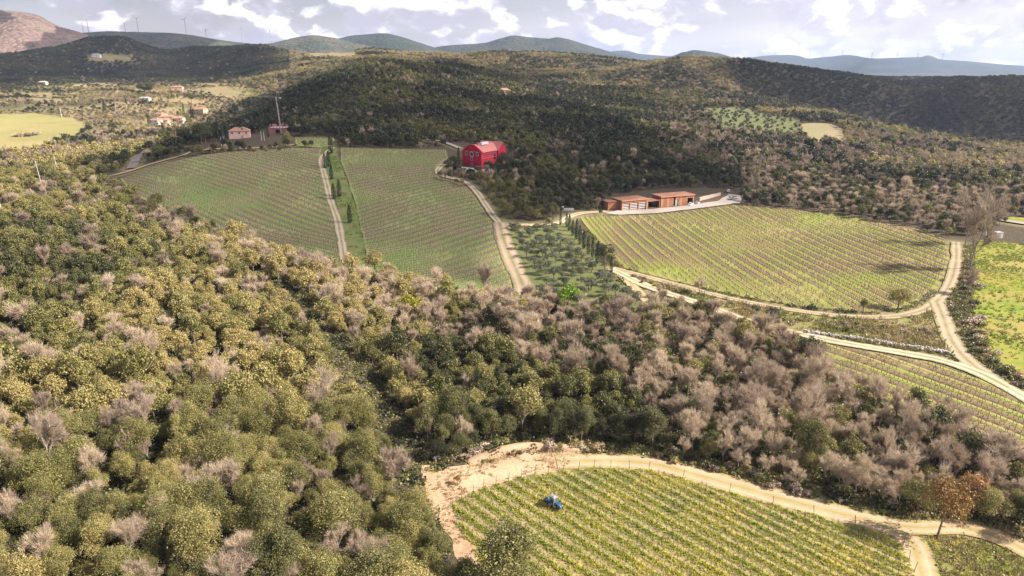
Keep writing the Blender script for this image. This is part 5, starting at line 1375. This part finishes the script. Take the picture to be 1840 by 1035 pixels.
car('parked_car', 1315, 359, .4, PAINTW, 'white car at the top corner of the sunny vineyard'); car('parked_car', 1309, 345, 1.2, PAINTW, 'small white car farthest up the ramp'); car('parked_car', 1241, 369, .9, PAINTW, 'white car in front of the open bay of the right timber shed'); car('parked_car', 1253, 366.5, 1.0, PAINTS, 'silver car right of the timber sheds')

# ---- tractor (working along a row; local +x is forward)
BLUE = flat('blue_tractor_paint', (0.02, 0.09, 0.19), .45, .4, .15, 2.0); GREYP = flat('cab_roof_paint', (0.24, 0.235, 0.25), .5, .4, .05, 2.0); MACH = flat('implement_steel', (.10, .14, .15), .6, .4, .2, 3.0)
p, mpp = spot(996, 912); yt = math.atan2(RD['near_vines'][1], RD['near_vines'][0])
e = empty('tractor', p+Vector((0, 0, .06)), yt); e.scale = (.88, .88, .88); tag(e, 'small blue vineyard tractor with a grey cab roof working between the rows', 'tractor')
hood = MB(); hood.prism([(.35, .75), (1.75, .70), (1.85, .85), (1.80, 1.18), (1.2, 1.34), (.35, 1.38)], -.36, .36); hd = hood.part('hood', BLUE, e)
MB().box((1.84, 0, .95), (.06, .5, .34)).part('grille', MACH, hd)
for y in (-.22, .22): MB().box((1.86, y, 1.2), (.06, .14, .10)).part('headlight', LAMP, hd)
MB().box((.4, 0, .62), (2.6, .5, .36)).part('chassis', MACH, e)
for y in (-.62, .62):
    f = MB(); f.prism([(-1.15, .75), (-.95, 1.15), (-.5, 1.32), (-.05, 1.15), (.12, .75), (-.02, .75), (-.2, 1.03), (-.5, 1.15), (-.85, 1.03), (-1.02, .75)], y-.2, y+.2); f.part('fender', BLUE, e)
cab = MB()
for x, y in ((.3, -.5), (.3, .5), (-.85, -.5), (-.85, .5)): cab.tube((x, y, 1.2), (x*.85-.05, y*.9, 2.2), .045, .04, 5)
cf = cab.part('cab_frame', BLUE, e)
gl = MB().box((-.27, 0, 1.68), (1.02, .88, .92), 0, .9).part('cab_window', flat('cab_glass', (.10, .13, .15), .1, .6, .1, 2), cf)
rfm = MB().box((-.3, 0, 2.26), (1.4, 1.15, .16), 0, .88).box((-.3, 0, 2.38), (.9, .75, .10), 0, .8).part('cab_roof', GREYP, e)
MB().box((-.45, 0, 1.1), (.5, .5, .12)).box((-.68, 0, 1.38), (.1, .5, .5)).part('seat', TYRE, e)
MB().tube((1.1, .25, 1.3), (1.1, .25, 2.0), .035, .035, 6).part('exhaust', MACH, e)
for y in (-.62, .62):
    wheel(e, -.5, y, .62, .34); wheel(e, 1.25, y*.92, .42, .26)
imp = MB(); imp.box((-1.9, 0, .62), (.9, 1.3, .75)).tube((-1.9, 0, .95), (-1.9, 0, 1.4), .34, .30, 10).tube((-1.2, -.2, .6), (-1.5, -.2, .7), .05, .05, 4).tube((-1.2, .2, .6), (-1.5, .2, .7), .05, .05, 4)
im = imp.part('rear_implement', MACH, e)
for y in (-.5, .5): MB().tube((-2.1, y, .6), (-2.5, y*1.5, 1.5), .04, .03, 5).part('arm', flat('orange_paint', (.55, .20, .08), .5, .3, .1, 2) if y < 0 else bpy.data.materials['orange_paint'], im)

# ------------------------------------------------------------------ poles, huts, turbines
POLE = flat('concrete_pole', (.55, .50, .46), .8, .2, .1, 1.0)
def pole(name, u, v, hpx, lean, label, bulk=.16, arms=False, cat='pole'):
    p, mpp = spot(u, v); e = empty(name, p); tag(e, label, cat); hh = hpx*mpp
    MB().tube((0, 0, -.5), (lean*hh, 0, hh), bulk*1.2, bulk*.75, 8).part('shaft', POLE, e)
    if arms: MB().box((lean*hh*.96, 0, hh*.95), (1.3, .1, .12)).part('crossarm', POLE, e)
pole('utility_pole', 78, 345, 56, -.06, 'pale utility pole above the left wood, second from the left edge', .13, True); pole('utility_pole', 106, 322, 40, -.02, 'thin utility pole right of the pale one above the left wood', .14, True)
pole('utility_pole', 8, 395, 66, -.08, 'utility pole at the left picture edge', .20, True); pole('utility_pole', 111, 212, 18, -.02, 'pale pole on the far side of the bright far field', .35)
for (u, v, hp) in [(403, 262, 17), (398, 263, 16), (470, 252, 16), (475, 253, 16)]: pole('garden_post', u, v, hp, 0, f"slim pale post {'left' if u < 450 else 'right'} of the pink house, {'inner' if u in (403, 470) else 'outer'} one", .16, False, 'post')
q, _ = spot(1796, 428); e = empty('white_hut', q, .1); tag(e, 'small white box-shaped hut above the bright meadow', 'hut'); MB().box((0, 1.2, 1.1), (2.8, 2.4, 2.4)).part('wall', WHITE, e); MB().box((0, 1.2, 2.38), (3.1, 2.7, .16)).part('roof', CONC, e); MB().box((.0, -.04, .95), (1.2, .1, 1.7)).part('door', PINKW, e)
q, _ = spot(1772, 424); e = empty('white_wall', q, .1); tag(e, 'white wall corner between the poplar and the white hut', 'wall'); MB().box((0, 0, 1.0), (1.0, .4, 2.4)).part('pillar', WHITE, e); MB().box((2.6, -.6, .15), (5.0, .3, .7)).part('masonry', WHITE, e)
TW_ = flat('turbine_grey', (.34, .34, .37), .5, .4, .03, 1.0)
def turbine(u, vb, vh, dist, blpx, rot, label, grp=None):
    az, tn = pix_ray(u, vh); az = float(az); tn = float(tn)
    x, y = dist*math.sin(az), dist*math.cos(az); zh = CAM_H-dist*tn; mpp = (y*CP+(CAM_H-zh)*SP)/FOC
    hh = (vb-vh)*mpp; zb = zh-hh; e = empty('wind_turbine', (x, y, zb), -az+rng.uniform(-.5, .5)); tag(e, label, 'wind turbine', grp)
    r0_ = max(2.0, .6*mpp)
    MB().tube((0, 0, -60), (0, 0, hh-1.0), r0_*1.1, r0_*.55, 8).part('tower', TW_, e)
    MB().box((0, .5, hh), (3.2, 9, 3.4)).part('nacelle', TW_, e); MB().tube((0, -4.0, hh), (0, -7.0, hh), 1.8, .9, 8).part('hub', TW_, e)
    for i in range(3):
        a = rot+i*2*math.pi/3; L = blpx*mpp; b = MB(); dx, dz_ = math.cos(a), math.sin(a); nx, nz = -dz_, dx; wr_ = max(1.8, .5*mpp)
        P0 = [(wr_*.5, 0), (-wr_*.5, 0)]; pts = [(nx*wr_*.6, nz*wr_*.6), (dx*L*.2+nx*wr_*.8, dz_*L*.2+nz*wr_*.8), (dx*L, dz_*L), (dx*L*.2-nx*wr_*.3, dz_*L*.2-nz*wr_*.3), (-nx*wr_*.6, -nz*wr_*.6)]
        b.prism([(px, hh+pz) for px, pz in pts], -6.6, -5.7); b.part('blade', TW_, e)
for (u, vb, vh, L, rot, l) in [(154, 62, 28, 13, 2.0, 'largest wind turbine, left end of the skyline row'), (147, 56, 43, 5, .9, 'tiny wind turbine just left of the largest one'), (223, 57, 42, 5, .3, 'small wind turbine, third from the left'), (245, 58, 33, 8, 2.6, 'wind turbine, fourth from the left on the ridge'), (331, 61, 36, 11, .9, 'wind turbine above the middle of the left ridge'), (369, 68, 54, 8, 2.4, 'short wind turbine with raised blades'), (433, 76, 52, 8, 1.2, 'second wind turbine from the right on the left ridge'), (485, 76, 54, 9, .2, 'rightmost wind turbine of the left ridge')]:
    turbine(u, vb, vh, 4700, L, rot, l)
for i, (u, vb, vh) in enumerate([(1455, 106, 95), (1515, 102, 92), (1568, 106, 95), (1613, 105, 97), (1650, 103, 97), (1695, 107, 98)]): turbine(u, vb, vh, 12500, 4.5, i*.5, f"faint far wind turbine, {['first', 'second', 'third', 'fourth', 'fifth', 'sixth'][i]} from the left on the right skyline", 'faint turbines on the far right skyline')

# ------------------------------------------------------------------ clouds overhead (they shade part of the land) and the air
m, t = material('cloud_vapour')
tr_ = t.n('ShaderNodeBsdfTransparent'); di = t.n('ShaderNodeBsdfDiffuse', {'Color': (.9, .9, .9, 1)}); tl = t.n('ShaderNodeBsdfTranslucent', {'Color': (.9, .9, .9, 1)})
wh = t.n('ShaderNodeMixShader', {0: .5, 1: di.outputs[0], 2: tl.outputs[0]})
pp = wpos(t); nn_ = t.noise(pp, .006, 5, .6)
fac = t.maprange(nn_, .34, .48, .25, .49)
t.n('ShaderNodeOutputMaterial', {'Surface': t.n('ShaderNodeMixShader', {0: fac, 1: tr_.outputs[0], 2: wh.outputs[0]}).outputs[0]})
def cloud(pix, alt, label, seed, wob=40, pts=None):
    base_ = pts or P(pix); z0 = alt
    poly = []
    for x, y, z in base_:
        s_ = (z0-z)/sun_dir.z; poly.append(Vector((x+sun_dir.x*s_, y+sun_dir.y*s_)))
    n_ = len(poly); B = []
    for i in range(n_):
        a, b = poly[i], poly[(i+1) % n_]; L = (b-a).length; mm = max(1, int(L/25)); nx = Vector((-(b-a).y, (b-a).x)).normalized()
        for q in range(mm):
            c_ = a.lerp(b, q/mm); B.append(c_+nx*float((fbm(c_.x/110, c_.y/110, 4, seed)-.5)*2*wob))
    xs = [p.x for p in B]; ys = [p.y for p in B]; st_ = 45
    gx, gy = np.meshgrid(np.arange(min(xs), max(xs), st_), np.arange(min(ys), max(ys), st_)); gx = gx.ravel(); gy = gy.ravel()
    ed = seg_dist(gx, gy, [tuple(p) for p in B]+[tuple(B[0])]); ins = in_poly(gx, gy, B) & (ed > 12)
    allv = B+[Vector((float(a), float(b))) for a, b in zip(gx[ins], gy[ins])]; nb = len(B)
    ov, oe, of, *_ = delaunay_2d_cdt(allv, [(i, (i+1) % nb) for i in range(nb)], [], 1, 1e-4)
    X = np.array([p.x for p in ov]); Y = np.array([p.y for p in ov]); ed = seg_dist(X, Y, [tuple(p) for p in B]+[tuple(B[0])])
    th = np.clip(ed/90, 0, 1)**.5
    Zt = z0+th*(50+90*fbm(X/120, Y/120, 4, seed+1)); Zb = z0-th*12*fbm(X/80, Y/80, 3, seed+2)-.3
    N_ = len(X); V = np.concatenate([np.stack([X, Y, Zt], 1), np.stack([X, Y, Zb], 1)]); F = [tuple(f) for f in of]+[tuple(N_+i for i in reversed(f)) for f in of]
    o = add('cloud', mesh_from('cloud', V, F, [m], smooth=True)); return tag(o, label, 'cloud')
cloud([(240, 318), (330, 262), (395, 235), (440, 205), (520, 172), (640, 150), (760, 165), (860, 172), (1000, 190), (1090, 215), (1180, 250), (1270, 300), (1350, 352), (1250, 358), (1100, 372), (1010, 396), (935, 408), (925, 460), (905, 525), (800, 520), (700, 508), (600, 505), (480, 480), (380, 440), (280, 385)], 760, 'broad flat cloud high over the central hill', 201)
cloud([(-150, 98), (0, 100), (112, 80), (180, 66), (254, 76), (298, 88), (406, 86), (490, 92), (500, 110), (430, 140), (330, 148), (160, 142), (0, 150), (-150, 152)], 760, 'long cloud high over the dark far hill', 211, 60)
cloud([(1290, 118), (1420, 122), (1520, 132), (1640, 152), (1760, 142), (1990, 146), (1990, 268), (1840, 262), (1640, 226), (1500, 205), (1380, 178), (1300, 150)], 780, 'long cloud high over the right ridge', 221, 50)
cloud([(640, 118), (760, 108), (900, 118), (1040, 132), (980, 150), (820, 140), (700, 140)], 800, 'small cloud high over the middle ridge', 231, 40)

hz = MB(); hz.box((0, 0, (-60+490)/2), (34000, 34000, 550)); me = hz.mesh('haze', M['ground']); me.materials.clear()
m, t = material('haze_air')
vol = t.n('ShaderNodeVolumePrincipled', {'Color': (.52, .68, 1.0, 1), 'Density': 0.00005, 'Anisotropy': 0.2})
t.n('ShaderNodeOutputMaterial', {'Volume': vol.outputs[0]}); me.materials.append(m)
tag(add('haze', me), kind='stuff')

# ------------------------------------------------------------------ things of one kind that share a description: told apart by their place from left to right
byl = {}
for o in S.objects:
    if 'category' in o and o.get('kind') != 'stuff': byl.setdefault(o['label'], []).append(o)
def nth(i, m):
    if m == 2: return ('left one', 'right one')[i]
    if i == 0: return 'leftmost'
    if i == m-1: return 'rightmost'
    if i < m/2: k_, side = i+1, 'left'
    else: k_, side = m-i, 'right'
    w10 = ['', 'first', 'second', 'third', 'fourth', 'fifth', 'sixth', 'seventh', 'eighth', 'ninth', 'tenth']
    return f"{w10[k_] if k_ <= 10 else str(k_)+('st' if k_ == 21 or k_ == 31 else 'nd' if k_ in (22, 32) else 'rd' if k_ in (23, 33) else 'th')} from {side}"
for lab, os_ in byl.items():
    if len(os_) < 2: continue
    P_ = [project(np.array(o.location.x), np.array(o.location.y), np.array(o.location.z)) for o in os_]
    od = sorted(range(len(os_)), key=lambda i: float(P_[i][0]))
    for rank, i in enumerate(od): os_[i]['label'] = f"{lab}, {nth(rank, len(os_))}"
